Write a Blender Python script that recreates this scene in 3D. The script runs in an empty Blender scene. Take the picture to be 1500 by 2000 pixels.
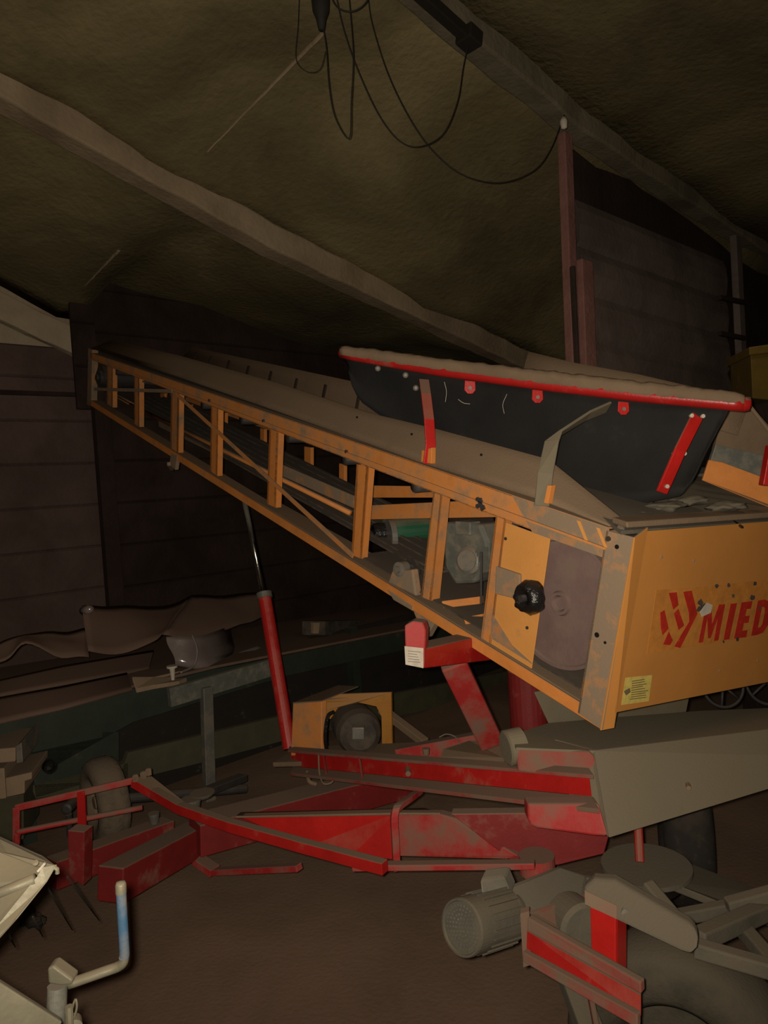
import bpy, bmesh, math, random
from mathutils import Vector, Matrix, noise
random.seed(7)
V = Vector
C = bpy.context.scene.collection
SC = bpy.context.scene

# ------------------------------------------------------------------ camera, world, light, exposure
FPX = 1444.0
CAM = V((0, 0, 1.5))
cd = bpy.data.cameras.new('camera'); cam = bpy.data.objects.new('camera', cd); C.objects.link(cam)
cd.sensor_fit = 'VERTICAL'; cd.sensor_height = 24.0; cd.lens = 24.0 * FPX / 2000.0
cd.clip_start = 0.02; cd.clip_end = 200
PITCH = math.radians(-2.0); ROLL = math.radians(-3.6)
RM = Matrix.Rotation(math.radians(90) + PITCH, 3, 'X') @ Matrix.Rotation(ROLL, 3, 'Z')
cam.matrix_world = Matrix.Translation(CAM) @ RM.to_4x4()
SC.camera = cam
SC.view_settings.view_transform = 'Standard'; SC.view_settings.look = 'None'
SC.view_settings.gamma = 1; SC.view_settings.use_curve_mapping = False
SC.view_settings.exposure = 0.0
w = bpy.data.worlds.new('dim_shed_air'); SC.world = w; w.use_nodes = True
w.node_tree.nodes['Background'].inputs[0].default_value = (0.80, 0.66, 0.42, 1)
w.node_tree.nodes['Background'].inputs[1].default_value = 0.022
fl = bpy.data.lights.new('phone_flash', 'SPOT'); fl.energy = 215; fl.color = (1.0, 0.86, 0.71); fl.shadow_soft_size = 0.012
fl.spot_size = math.radians(128); fl.spot_blend = 1.0
flo = bpy.data.objects.new('phone_flash', fl); flo.location = CAM + V((-0.020, 0.0, 0.014)); C.objects.link(flo)
flo.rotation_euler = (math.radians(90 + 5), 0, math.radians(2))

al = bpy.data.lights.new('added_overhead_fill', 'AREA'); al.energy = 4.5; al.size = 0.6; al.color = (1.0, 0.80, 0.55)  # overhead fill added out of frame; the shed shows no lit lamp
alo = bpy.data.objects.new('added_overhead_fill', al); alo.location = (1.9, 2.5, 3.05); alo.rotation_euler = (0, math.radians(-8), 0); C.objects.link(alo)

# ------------------------------------------------------------------ measuring helpers
def ray(px, py):
    return RM @ V(((px - 750) / FPX, (1000 - py) / FPX, -1.0))
def D(px, py, y):                       # the point seen at a pixel, y metres ahead
    r = ray(px, py); return CAM + r * (y / r.y)
def hit(px, py, p0, n):
    r = ray(px, py); return CAM + r * ((p0 - CAM).dot(n) / r.dot(n))
def lerp(a, b, t): return a + (b - a) * t
# conveyor side plane
PA = D(1215, 1032, 1.86); PB = D(170, 690, 5.0)
U = V((PB.x - PA.x, PB.y - PA.y, 0)).normalized(); NV = V((U.y, -U.x, 0))      # NV points away from the camera
def S(px, py, off=0.0): return hit(px, py, PA + NV * off, NV)
UI = (PB - PA).normalized()             # along the incline
WI = UI.cross(NV).normalized()
if WI.z < 0: WI = -WI
# front (low end) plane: contains VF and leans with the post
VF = V((0.84, 0.54, 0)).normalized()
FA = S(1238, 1045); FB = S(1186, 1412)
NF = VF.cross(FA - FB).normalized()
if NF.y > 0: NF = -NF                   # faces the camera
def F(px, py, off=0.0): return hit(px, py, FA + NF * off, NF)
# building planes, parallel to the back wall
WD = V((1.05, 1, 0)).normalized(); WN = V((-WD.y, WD.x, 0))                     # WN points away
def W(px, py, c): return hit(px, py, V((0, c, 0)), WN)
def G(px, py, z=0.0): return hit(px, py, V((0, 0, z)), V((0, 0, 1)))

# ------------------------------------------------------------------ materials
def mk(name):
    m = bpy.data.materials.new(name); m.use_nodes = True
    nt = m.node_tree; return m, nt, nt.nodes, nt.links, nt.nodes['Principled BSDF']
def paint(name, col, dust=0.35, top=1.0, rough=0.5, dcol=(0.20, 0.150, 0.098), metal=0.0, scale=9.0, bump=0.15, var=0.18, spec=0.4):
    m, nt, N, L, b = mk(name)
    tc = N.new('ShaderNodeTexCoord'); g = N.new('ShaderNodeNewGeometry')
    n1 = N.new('ShaderNodeTexNoise'); n1.inputs['Scale'].default_value = scale; n1.inputs['Detail'].default_value = 8; n1.inputs['Roughness'].default_value = 0.65
    L.new(tc.outputs['Object'], n1.inputs['Vector'])
    n2 = N.new('ShaderNodeTexNoise'); n2.inputs['Scale'].default_value = 140; n2.inputs['Detail'].default_value = 3
    L.new(tc.outputs['Object'], n2.inputs['Vector'])
    mr = N.new('ShaderNodeMapRange'); mr.inputs['From Min'].default_value = 0.67 - dust * 0.5; mr.inputs['From Max'].default_value = 0.90 - dust * 0.5
    L.new(n1.outputs['Fac'], mr.inputs['Value'])
    sx = N.new('ShaderNodeSeparateXYZ'); L.new(g.outputs['Normal'], sx.inputs[0])
    ad = N.new('ShaderNodeMath'); ad.operation = 'MULTIPLY_ADD'; ad.inputs[1].default_value = 0.5
    L.new(n1.outputs['Fac'], ad.inputs[0]); L.new(sx.outputs['Z'], ad.inputs[2])
    mz = N.new('ShaderNodeMapRange'); mz.inputs['From Min'].default_value = 0.55; mz.inputs['From Max'].default_value = 0.95; mz.inputs['To Max'].default_value = top
    L.new(ad.outputs[0], mz.inputs['Value'])
    mx = N.new('ShaderNodeMath'); mx.operation = 'MAXIMUM'; L.new(mr.outputs[0], mx.inputs[0]); L.new(mz.outputs[0], mx.inputs[1])
    cl = N.new('ShaderNodeMath'); cl.operation = 'MULTIPLY'; cl.inputs[1].default_value = 0.96; L.new(mx.outputs[0], cl.inputs[0])
    hv = N.new('ShaderNodeHueSaturation'); hv.inputs['Color'].default_value = (*col, 1)
    vr = N.new('ShaderNodeMapRange'); vr.inputs['From Min'].default_value = 0.3; vr.inputs['From Max'].default_value = 0.7
    vr.inputs['To Min'].default_value = 1 - var; vr.inputs['To Max'].default_value = 1 + var
    L.new(n1.outputs['Fac'], vr.inputs['Value']); L.new(vr.outputs[0], hv.inputs['Value'])
    mc = N.new('ShaderNodeMix'); mc.data_type = 'RGBA'; L.new(cl.outputs[0], mc.inputs[0]); L.new(hv.outputs[0], mc.inputs[6]); mc.inputs[7].default_value = (*dcol, 1)
    L.new(mc.outputs[2], b.inputs['Base Color'])
    rr = N.new('ShaderNodeMapRange'); rr.inputs['To Min'].default_value = rough; rr.inputs['To Max'].default_value = 0.95
    L.new(cl.outputs[0], rr.inputs['Value']); L.new(rr.outputs[0], b.inputs['Roughness'])
    b.inputs['Specular IOR Level'].default_value = spec
    if metal:
        mm = N.new('ShaderNodeMapRange'); mm.inputs['To Min'].default_value = metal; mm.inputs['To Max'].default_value = 0.0
        L.new(cl.outputs[0], mm.inputs['Value']); L.new(mm.outputs[0], b.inputs['Metallic'])
    bp = N.new('ShaderNodeBump'); bp.inputs['Strength'].default_value = bump; bp.inputs['Distance'].default_value = 0.003
    L.new(n2.outputs['Fac'], bp.inputs['Height']); L.new(bp.outputs[0], b.inputs['Normal'])
    return m
DUST = (0.150, 0.114, 0.074)
M = {}
M['orange'] = paint('orange_paint', (0.53, 0.195, 0.042), 0.22, 0.95, dcol=DUST, rough=0.6, scale=7)
M['orange_dusty'] = paint('orange_paint_dusty', (0.52, 0.20, 0.048), 0.45, 1.0, dcol=(0.20, 0.145, 0.085), rough=0.7, scale=10)
M['orange_worn'] = paint('orange_paint_worn', (0.50, 0.20, 0.045), 0.82, 1.0, dcol=(0.19, 0.148, 0.10), rough=0.75, scale=16)
M['orange_panel'] = paint('orange_panel_paint', (0.43, 0.185, 0.042), 0.02, 0.9, dcol=DUST, rough=0.55, scale=4, var=0.08, bump=0.06)
M['orange_plate'] = paint('pale_orange_plate', (0.52, 0.235, 0.055), 0.15, 0.9, dcol=DUST, rough=0.7, scale=6, var=0.08)
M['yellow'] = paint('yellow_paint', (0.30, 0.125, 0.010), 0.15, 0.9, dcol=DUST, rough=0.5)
M['red'] = paint('red_paint', (0.33, 0.012, 0.010), 0.22, 1.0, dcol=DUST, rough=0.35, scale=8)
M['red_dusty'] = paint('red_paint_dusty', (0.33, 0.020, 0.018), 0.46, 1.0, dcol=(0.155, 0.10, 0.07), rough=0.6, scale=8)
M['red_old'] = paint('dull_old_red_paint', (0.17, 0.012, 0.011), 0.22, 1.0, dcol=(0.185, 0.130, 0.088), rough=0.6, scale=7)
M['red_veiled'] = paint('dust_veiled_red_paint', (0.27, 0.022, 0.020), 0.62, 1.0, dcol=(0.135, 0.095, 0.062), rough=0.8, scale=6)
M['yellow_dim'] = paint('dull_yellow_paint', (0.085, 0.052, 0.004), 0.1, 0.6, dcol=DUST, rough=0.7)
M['dust_dark'] = paint('dark_dusty_steel', (0.085, 0.078, 0.056), 0.45, 1.0, dcol=(0.108, 0.090, 0.060), rough=0.85, scale=7, bump=0.25, var=0.25)
M['red_clean'] = paint('red_paint_clean', (0.36, 0.013, 0.010), 0.06, 0.9, dcol=DUST, rough=0.3, scale=8)
M['dust'] = paint('dust_covered_sheet', (0.155, 0.110, 0.070), 0.6, 1.0, dcol=(0.175, 0.124, 0.079), rough=0.95, scale=5, bump=0.3, var=0.1, spec=0.1)
M['dust_grey'] = paint('grey_dusty_sheet', (0.135, 0.115, 0.076), 0.6, 1.0, dcol=(0.150, 0.128, 0.086), rough=0.95, scale=4, bump=0.2, var=0.08, spec=0.15)
M['rubber'] = paint('black_rubber', (0.010, 0.010, 0.0095), 0.16, 0.5, dcol=(0.034, 0.030, 0.022), rough=0.75, scale=5, var=0.3, spec=0.2)
M['belt'] = paint('dusty_belt_rubber', (0.035, 0.03, 0.025), 0.55, 0.8, dcol=(0.08, 0.062, 0.042), rough=0.8, scale=12)
M['grey'] = paint('grey_metal', (0.14, 0.135, 0.115), 0.4, 1.0, dcol=DUST, rough=0.5, scale=14, metal=0.3)
M['castiron'] = paint('grey_green_cast_metal', (0.12, 0.125, 0.105), 0.35, 0.9, dcol=(0.16, 0.135, 0.095), rough=0.45, scale=20, metal=0.2)
M['darkmetal'] = paint('dark_metal', (0.03, 0.027, 0.025), 0.2, 0.8, dcol=(0.07, 0.055, 0.04), rough=0.6, scale=14)
M['grease'] = paint('black_grease', (0.010, 0.009, 0.008), 0.05, 0.2, dcol=(0.03, 0.025, 0.02), rough=0.25, scale=30, bump=0.9)
M['pulley'] = paint('purple_grey_pulley', (0.125, 0.080, 0.070), 0.30, 0.8, dcol=(0.135, 0.100, 0.072), rough=0.8, scale=9)
M['chrome'] = paint('chrome_rod', (0.45, 0.43, 0.38), 0.03, 0.3, rough=0.22, metal=1.0, dcol=DUST)
M['galv'] = paint('galvanised_sheet', (0.155, 0.145, 0.098), 0.25, 1.0, dcol=(0.125, 0.104, 0.064), rough=0.5, metal=0.25, scale=12)
M['blue'] = paint('blue_paint', (0.04, 0.09, 0.15), 0.42, 1.0, dcol=(0.14, 0.115, 0.075), rough=0.5, scale=16)
M['green'] = paint('dark_green_paint', (0.020, 0.028, 0.018), 0.12, 1.0, dcol=(0.10, 0.066, 0.046), rough=0.6)
M['olive'] = paint('olive_board', (0.055, 0.053, 0.028), 0.1, 1.0, dcol=(0.10, 0.072, 0.048), rough=0.8)
M['greenpart'] = paint('green_motor_paint', (0.010, 0.075, 0.035), 0.1, 0.7, dcol=DUST, rough=0.5)
M['card'] = paint('dusty_cardboard', (0.125, 0.082, 0.060), 0.5, 1.0, dcol=(0.135, 0.088, 0.064), rough=0.95, scale=4, spec=0.1)
M['wood'] = paint('pale_wood', (0.24, 0.17, 0.105), 0.25, 0.7, dcol=(0.15, 0.11, 0.072), rough=0.85)
M['tyre'] = paint('dusty_tyre', (0.10, 0.078, 0.052), 0.6, 1.0, dcol=(0.125, 0.095, 0.063), rough=0.95, scale=30, bump=0.8)
M['tyre_dark'] = paint('dark_tyre', (0.020, 0.017, 0.014), 0.25, 0.8, dcol=(0.06, 0.045, 0.03), rough=0.9, scale=30)
M['tyre_grey'] = paint('grey_dusty_tyre', (0.055, 0.049, 0.033), 0.5, 1.0, dcol=(0.078, 0.066, 0.044), rough=0.95, scale=12, bump=0.5)
M['plastic'] = paint('shiny_plastic_film', (0.16, 0.13, 0.12), 0.2, 0.6, rough=0.15, dcol=(0.09, 0.06, 0.045), spec=0.8)
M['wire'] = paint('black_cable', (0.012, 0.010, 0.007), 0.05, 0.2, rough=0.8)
M['white'] = paint('dirty_white', (0.42, 0.38, 0.30), 0.12, 0.4, rough=0.7, scale=30)
M['label'] = paint('yellow_sticker', (0.50, 0.40, 0.10), 0.10, 0.2, rough=0.5, scale=60)
M['ink'] = paint('faded_ink', (0.14, 0.11, 0.05), 0.0, 0.0, rough=0.7)
M['decal_red'] = paint('sticker_red', (0.36, 0.022, 0.012), 0.12, 0.2, rough=0.45, dcol=(0.30, 0.13, 0.03), scale=40)
M['decal_base'] = paint('sticker_orange', (0.43, 0.175, 0.036), 0.05, 0.2, rough=0.4, dcol=(0.25, 0.15, 0.06), scale=30)
M['foam'] = None
def surf(name, c1, c2, sc, bump, bs, wave=None, rough=0.9, c3=None, spec=0.2, dist=0.02):
    m, nt, N, L, b = mk(name)
    tc = N.new('ShaderNodeTexCoord')
    n1 = N.new('ShaderNodeTexNoise'); n1.inputs['Scale'].default_value = sc; n1.inputs['Detail'].default_value = 7; n1.inputs['Roughness'].default_value = 0.6; n1.inputs['Distortion'].default_value = 0.4
    L.new(tc.outputs['Object'], n1.inputs['Vector'])
    cr = N.new('ShaderNodeValToRGB'); cr.color_ramp.elements[0].position = 0.34; cr.color_ramp.elements[1].position = 0.66
    cr.color_ramp.elements[0].color = (*c1, 1); cr.color_ramp.elements[1].color = (*c2, 1)
    if c3:
        e = cr.color_ramp.elements.new(0.5); e.color = (*c3, 1)
    L.new(n1.outputs['Fac'], cr.inputs[0]); L.new(cr.outputs[0], b.inputs['Base Color'])
    n2 = N.new('ShaderNodeTexNoise'); n2.inputs['Scale'].default_value = bs; n2.inputs['Detail'].default_value = 5
    L.new(tc.outputs['Object'], n2.inputs['Vector'])
    bp = N.new('ShaderNodeBump'); bp.inputs['Strength'].default_value = bump; bp.inputs['Distance'].default_value = dist
    L.new(n2.outputs['Fac'], bp.inputs['Height']); L.new(bp.outputs[0], b.inputs['Normal'])
    b.inputs['Roughness'].default_value = rough; b.inputs['Specular IOR Level'].default_value = spec
    return m
M['floor'] = surf('dirt_covered_floor', (0.140, 0.092, 0.060), (0.190, 0.126, 0.083), 2.2, 0.35, 60, c3=(0.165, 0.109, 0.072), dist=0.006)
M['foam'] = surf('sprayed_foam_ceiling', (0.090, 0.070, 0.037), (0.225, 0.180, 0.086), 0.9, 0.45, 28, c3=(0.145, 0.117, 0.055), dist=0.02)
M['rafter'] = surf('foam_coated_rafter', (0.21, 0.155, 0.095), (0.32, 0.245, 0.155), 3.0, 0.5, 40, dist=0.01)
M['rafter_olive'] = surf('olive_rafter', (0.11, 0.092, 0.058), (0.19, 0.160, 0.105), 3.0, 0.5, 40, dist=0.01)
M['rafter_pale'] = surf('pale_rafter', (0.34, 0.27, 0.18), (0.45, 0.37, 0.25), 3.0, 0.5, 30, dist=0.01)
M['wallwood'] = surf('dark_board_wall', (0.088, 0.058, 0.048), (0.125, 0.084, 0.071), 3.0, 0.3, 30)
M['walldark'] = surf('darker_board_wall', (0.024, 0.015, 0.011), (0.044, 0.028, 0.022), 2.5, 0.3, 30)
M['steelwall'] = surf('grey_boards', (0.10, 0.075, 0.064), (0.165, 0.13, 0.11), 2.5, 0.2, 30)
M['oldred'] = surf('red_brown_post', (0.17, 0.080, 0.066), (0.24, 0.12, 0.098), 5.0, 0.3, 40)

# ------------------------------------------------------------------ object helpers
ORG = {}
def root(name, label, cat, loc=(0, 0, 0), group=None):
    o = bpy.data.objects.new(name, None); C.objects.link(o); o.location = loc; o.empty_display_size = 0.1
    o['label'] = label; o['category'] = cat
    if group: o['group'] = group
    ORG[o.name] = V(loc); return o
def tag(o, label, cat, group=None):
    o['label'] = label; o['category'] = cat
    if group: o['group'] = group
    return o
def obj(name, bm, mat, parent=None, bevel=0.0, smooth=False, label=None):
    """link one mesh; vertices are given in world space"""
    if parent is not None:
        org = ORG[parent.name]
    else:
        c = V((0, 0, 0)); n = 0; zmin = 1e9
        for v in bm.verts: c += v.co; n += 1; zmin = min(zmin, v.co.z)
        c /= max(n, 1); org = V((c.x, c.y, zmin))
    bmesh.ops.recalc_face_normals(bm, faces=bm.faces)
    bmesh.ops.translate(bm, verts=bm.verts, vec=-org)
    me = bpy.data.meshes.new(name); 
    for f in bm.faces: f.smooth = smooth
    bm.to_mesh(me); bm.free()
    o = bpy.data.objects.new(name, me); C.objects.link(o); me.materials.append(M[mat] if isinstance(mat, str) else mat)
    if parent is not None:
        o.parent = parent; ORG[o.name] = org
    else:
        o.location = org; ORG[o.name] = org
    if bevel:
        b = o.modifiers.new('bevel', 'BEVEL'); b.width = bevel; b.segments = 2; b.limit_method = 'ANGLE'; b.angle_limit = math.radians(35)
        b.harden_normals = False
    if label: o['label'] = label
    return o
def B(): return bmesh.new()
def prism(bm, pts, t):
    """solid from a polygon swept by vector t"""
    a = [bm.verts.new(p) for p in pts]; b = [bm.verts.new(V(p) + t) for p in pts]; n = len(pts)
    bm.faces.new(a); bm.faces.new(b[::-1])
    for i in range(n): bm.faces.new((a[i], b[i], b[(i + 1) % n], a[(i + 1) % n]))
    return bm
def bar(bm, p, q, a, b, side=None, c=(0, 0)):
    """rectangular bar p->q ; a = width along side, b = height ; side = direction of width"""
    p = V(p); q = V(q); d = (q - p).normalized()
    s = V(side) if side is not None else d.cross(V((0, 0, 1)))
    s = (s - d * s.dot(d)).normalized(); h = d.cross(s).normalized()
    if h.z < 0: h = -h
    pts = [p + s * (x * a / 2 + c[0]) + h * (y * b / 2 + c[1]) for x, y in ((-1, -1), (1, -1), (1, 1), (-1, 1))]
    return prism(bm, pts, q - p)
def tube(bm, pts, r, n=12, caps=True, taper=None):
    pts = [V(p) for p in pts]; rings = []; pu = None
    for i, p in enumerate(pts):
        d = (pts[min(i + 1, len(pts) - 1)] - pts[max(i - 1, 0)]).normalized()
        if pu is None:
            pu = d.orthogonal().normalized()
        pu = (pu - d * pu.dot(d)).normalized(); pv = d.cross(pu)
        rr = r if taper is None else taper[i]
        rings.append([bm.verts.new(p + pu * math.cos(2 * math.pi * k / n) * rr + pv * math.sin(2 * math.pi * k / n) * rr) for k in range(n)])
    for a, b in zip(rings, rings[1:]):
        for k in range(n): bm.faces.new((a[k], a[(k + 1) % n], b[(k + 1) % n], b[k]))
    if caps: bm.faces.new(rings[0][::-1]); bm.faces.new(rings[-1])
    return bm
def lathe(bm, c, ax, prof, n=40):
    """profile list of (distance along axis, radius), closed to the axis at both ends"""
    ax = V(ax).normalized(); u = ax.orthogonal().normalized(); v = ax.cross(u); rings = []
    for t, r in prof:
        if r < 1e-5: rings.append([bm.verts.new(V(c) + ax * t)])
        else: rings.append([bm.verts.new(V(c) + ax * t + (u * math.cos(2 * math.pi * k / n) + v * math.sin(2 * math.pi * k / n)) * r) for k in range(n)])
    for a, b in zip(rings, rings[1:]):
        for k in range(n):
            k2 = (k + 1) % n
            if len(a) == 1 and len(b) == 1: continue
            if len(a) == 1: bm.faces.new((a[0], b[k2], b[k]))
            elif len(b) == 1: bm.faces.new((a[k], a[k2], b[0]))
            else: bm.faces.new((a[k], a[k2], b[k2], b[k]))
    return bm
def smoothpts(pts, k=6):
    """Catmull-Rom through the points"""
    P = [V(p) for p in pts]; P = [P[0] * 2 - P[1]] + P + [P[-1] * 2 - P[-2]]; out = []
    for i in range(1, len(P) - 2):
        a, b, c, d = P[i - 1:i + 3]
        for j in range(k):
            t = j / k
            out.append(0.5 * ((2 * b) + (c - a) * t + (2 * a - 5 * b + 4 * c - d) * t * t + (3 * b - a - 3 * c + d) * t ** 3))
    out.append(P[-2]); return out
def grid(bm, A, Bp, nv, t, wob=0.0, sc=3.0):
    """sheet ruled between two polylines (same count), thickness vector t, with a little real unevenness"""
    rows = []
    for j in range(nv + 1):
        row = []
        for a, b in zip(A, Bp):
            p = lerp(V(a), V(b), j / nv)
            if wob: p = p + t.normalized() * (noise.noise(p * sc) * wob)
            row.append(p)
        rows.append(row)
    f = [[bm.verts.new(p) for p in r] for r in rows]; g = [[bm.verts.new(p + t) for p in r] for r in rows]
    nr, ncol = len(f), len(f[0])
    for j in range(nr - 1):
        for i in range(ncol - 1):
            bm.faces.new((f[j][i], f[j][i + 1], f[j + 1][i + 1], f[j + 1][i])); bm.faces.new((g[j][i], g[j + 1][i], g[j + 1][i + 1], g[j][i + 1]))
    for j in range(nr - 1):
        bm.faces.new((f[j][0], f[j + 1][0], g[j + 1][0], g[j][0])); bm.faces.new((f[j][-1], g[j][-1], g[j + 1][-1], f[j + 1][-1]))
    for i in range(ncol - 1):
        bm.faces.new((f[0][i], g[0][i], g[0][i + 1], f[0][i + 1])); bm.faces.new((f[-1][i], f[-1][i + 1], g[-1][i + 1], g[-1][i]))
    return bm
def struct(name, bm, mat, **k):
    o = obj(name, bm, mat, **k); o['kind'] = 'structure'; return o
Z = V((0, 0, 1))
def sub(a, b, n): return [lerp(V(a), V(b), i / n) for i in range(n + 1)]

def plan(pix, a, b, c):                 # flat polygon lying on the plane through three measured points
    a, b, c = D(*a), D(*b), D(*c); n = (b - a).cross(c - a).normalized(); return [hit(x, y, a, n) for x, y in pix]
# ------------------------------------------------------------------ the shed
bm = B(); prism(bm, [(-6, -3, -0.1), (14, -3, -0.1), (14, 20, -0.1), (-6, 20, -0.1)], V((0, 0, 0.1)))
struct('floor', bm, 'floor')
C1, C2, C3 = 7.3, 5.0, 3.0
def ext(a, b, ta, tb, n): return [lerp(a, b, ta + (tb - ta) * i / n) for i in range(n + 1)]
R1 = ext(W(0, 575, C1), W(155, 650, C1), -3.0, 14.0, 40)
R2a, R2m, R2b = W(0, 165, C2), W(520, 460, C2), W(1040, 712, C2)
R2 = ext(R2a, R2m, -1.2, 1, 20)[:-1] + ext(R2m, R2b, 0, 3.0, 20)
R3a, R3m, R3b = W(860, 15, C3), W(1130, 245, C3), W(1500, 492, C3)
R3 = ext(R3a, R3m, -5.2, 1, 20)[:-1] + ext(R3m, R3b, 0, 3.0, 20)
R4 = [p + (-WN) * 3.2 + Z * 0.15 for p in R3]
RK = [(p.dot(WD), p.z) for p in (W(0, 562, C1), W(150, 632, C1), W(168, 560, C1), W(640, 690, C1), W(900, 745, C1))]
def r1z(s):
    i = 0
    while i < len(RK) - 2 and s > RK[i + 1][0]: i += 1
    (a, za), (b, zb) = RK[i], RK[i + 1]; return za + (zb - za) * (s - a) / (b - a)
base1 = W(0, 562, C1)
def r1at(s):
    p = base1 + WD * (s - base1.dot(WD)); p.z = max(r1z(s), 1.9); return p
R1c = [r1at(p.dot(WD)) for p in R2]
from mathutils.bvhtree import BVHTree
BV = []
def keepbv(bm): BV.append(BVHTree.FromBMesh(bm)); return bm
def ceil(px, py):
    best = None
    for t in BV:
        h = t.ray_cast(CAM, ray(px, py).normalized())
        if h[0] and (best is None or h[3] < best[1]): best = (h[0], h[3])
    return best[0] if best else D(px, py, 4)
bm = B(); grid(bm, R1c, R2, 10, V((0, 0, 0.06)), 0.09, 1.6); keepbv(bm); struct('ceiling', bm, 'foam', smooth=True)
bm = B(); grid(bm, R2, R3, 10, V((0, 0, 0.06)), 0.10, 1.4); keepbv(bm); struct('ceiling', bm, 'foam', smooth=True)
bm = B(); grid(bm, R3, R4, 10, V((0, 0, 0.06)), 0.09, 1.3); struct('ceiling', bm, 'foam', smooth=True)
def rafter(name, pts, wd, ht, mat):
    bm = B(); prof = [(-wd / 2, 0.05), (-wd / 2 * 0.8, -ht), (wd / 2 * 0.8, -ht), (wd / 2, 0.05)]
    rings = []
    for p in pts:
        rings.append([bm.verts.new(p + WN * (x + 0.012 * noise.noise(p * 4)) + Z * (z + 0.012 * noise.noise(p * 5 + V((x * 9, 0, 0))))) for x, z in prof])
    for a, b in zip(rings, rings[1:]):
        for k in range(4): bm.faces.new((a[k], a[(k + 1) % 4], b[(k + 1) % 4], b[k]))
    bm.faces.new(rings[0]); bm.faces.new(rings[-1][::-1])
    return struct(name, bm, mat, bevel=0.012)
def dense(pts, k=4):
    o = []
    for a, b in zip(pts, pts[1:]): o += [lerp(a, b, i / k) for i in range(k)]
    return o + [pts[-1]]
rafter('trim_1', ext(W(-500, 345, C1 - .1), W(153, 662, C1 - .1), 0, 1, 20), 0.10, 0.14, 'rafter_pale')
rafter('trim_2', dense(R2), 0.17, 0.10, 'rafter')
rafter('trim_3', dense(R3), 0.16, 0.07, 'rafter_olive')
# seams of the sprayed foam panels, running from rafter to rafter
for a, b in (((632, 62), (405, 295)), ((232, 488), (165, 558))):
    pts = [ceil(lerp(a[0], b[0], i / 16), lerp(a[1], b[1], i / 16)) + V((0, 0, -0.004 + 0.008 * noise.noise(V((i * .7, a[0], 0))))) for i in range(17)]
    bm = B(); tube(bm, pts, 0.009, 6, taper=[.010 - .0004 * i for i in range(17)]); struct('trim_4' if a[1] < 100 else 'trim_5', bm, 'rafter')
# back wall : boards, lighter left bay and a darker bay that stands forward of it
def boards(name, pxa, pxb, c, ztop, mat, bh=0.145, z0=0.0, t=0.012, off=0.0):
    a = W(pxa, 900, c); b = W(pxb, 900, c); n = int((ztop - z0) / bh + 1); bm = B()
    for i in range(n):
        za = z0 + i * bh; zb = min(z0 + (i + 1) * bh, ztop)
        if zb - za < 0.01: continue
        prof = [(0, za), (-t, za + 0.010), (-t, zb - 0.012), (0, zb)]
        prism(bm, [V((a.x, a.y, z)) + WN * x for x, z in prof] + [V((a.x, a.y, zb)) + WN * t, V((a.x, a.y, za)) + WN * t], V((b.x - a.x, b.y - a.y, 0)))
    return struct(name, bm, mat)
zt = W(80, 676, 7.35).z
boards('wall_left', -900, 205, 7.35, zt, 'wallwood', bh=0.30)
bm = B(); a, b = W(-900, 900, 7.5), W(160, 900, 7.5)
prism(bm, [V((a.x, a.y, zt)), V((b.x, b.y, zt)), V((b.x, b.y, 4.2)), V((a.x, a.y, 4.2))], WN * 0.05); struct('wall_left', bm, 'rafter_pale')
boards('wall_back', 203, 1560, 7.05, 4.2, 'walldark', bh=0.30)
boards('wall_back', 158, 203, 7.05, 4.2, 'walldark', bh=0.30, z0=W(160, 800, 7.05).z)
bm = B(); p = W(200, 1100, 7.02); prism(bm, [V((p.x, p.y, 0)), V((p.x, p.y, 0)) + WD * 0.11, V((p.x, p.y, 2.5)) + WD * 0.11, V((p.x, p.y, 2.5))], -WN * 0.07); struct('trim_6', bm, 'walldark', bevel=0.004)
bm = B(); prism(bm, [W(-300, 752, 7.3), W(168, 768, 7.3), W(168, 776, 7.3), W(-300, 762, 7.3)], -WN * 0.03); struct('trim_7', bm, 'walldark')
# partition on the right under the near rafter
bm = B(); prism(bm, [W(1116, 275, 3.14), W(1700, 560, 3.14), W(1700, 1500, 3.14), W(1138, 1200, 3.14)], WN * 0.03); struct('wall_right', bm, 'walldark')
def board_poly(name, quad, c, n, mat):
    tl, tr, br, bl = [W(*q, c) for q in quad]; bm = B()
    for i in range(n):
        a, b = lerp(tl, bl, i / n), lerp(tr, br, i / n); c2, d = lerp(tl, bl, (i + 1) / n), lerp(tr, br, (i + 1) / n)
        m1, m2 = lerp(a, c2, .55), lerp(b, d, .55)
        rows = [(a, b, 0.03), (lerp(a, c2, .2), lerp(b, d, .2), 0.01), (m1, m2, 0.0), (lerp(a, c2, .9), lerp(b, d, .9), 0.012), (c2, d, 0.03)]
        vv = [(bm.verts.new(x + WN * o), bm.verts.new(y + WN * o)) for x, y, o in rows]
        for r, s in zip(vv, vv[1:]): bm.faces.new((r[0], r[1], s[1], s[0]))
        e = [bm.verts.new(x) for x in (a + WN * .05, b + WN * .05, d + WN * .05, c2 + WN * .05)]
        bm.faces.new(e)
    return struct(name, bm, mat)
board_poly('door_1', [(1130, 385), (1420, 508), (1440, 1020), (1165, 1020)], 3.06, 7, 'steelwall')
def wpost(name, a, b, c, wd, dp, mat):
    p, q = W(*a, c), W(*b, c); bm = B(); bar(bm, p, q, wd, dp, side=WD); return struct(name, bm, mat, bevel=0.006)
wpost('trim_8', (1103, 262), (1130, 1010), 2.98, 0.075, 0.05, 'oldred')
wpost('trim_9', (1140, 510), (1160, 1010), 2.95, 0.11, 0.05, 'oldred')
wpost('trim_10', (1436, 455), (1462, 1010), 2.98, 0.10, 0.05, 'steelwall')
wpost('trim_11', (1118, 520), (1140, 1010), 2.93, 0.02, 0.03, 'walldark')

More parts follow.
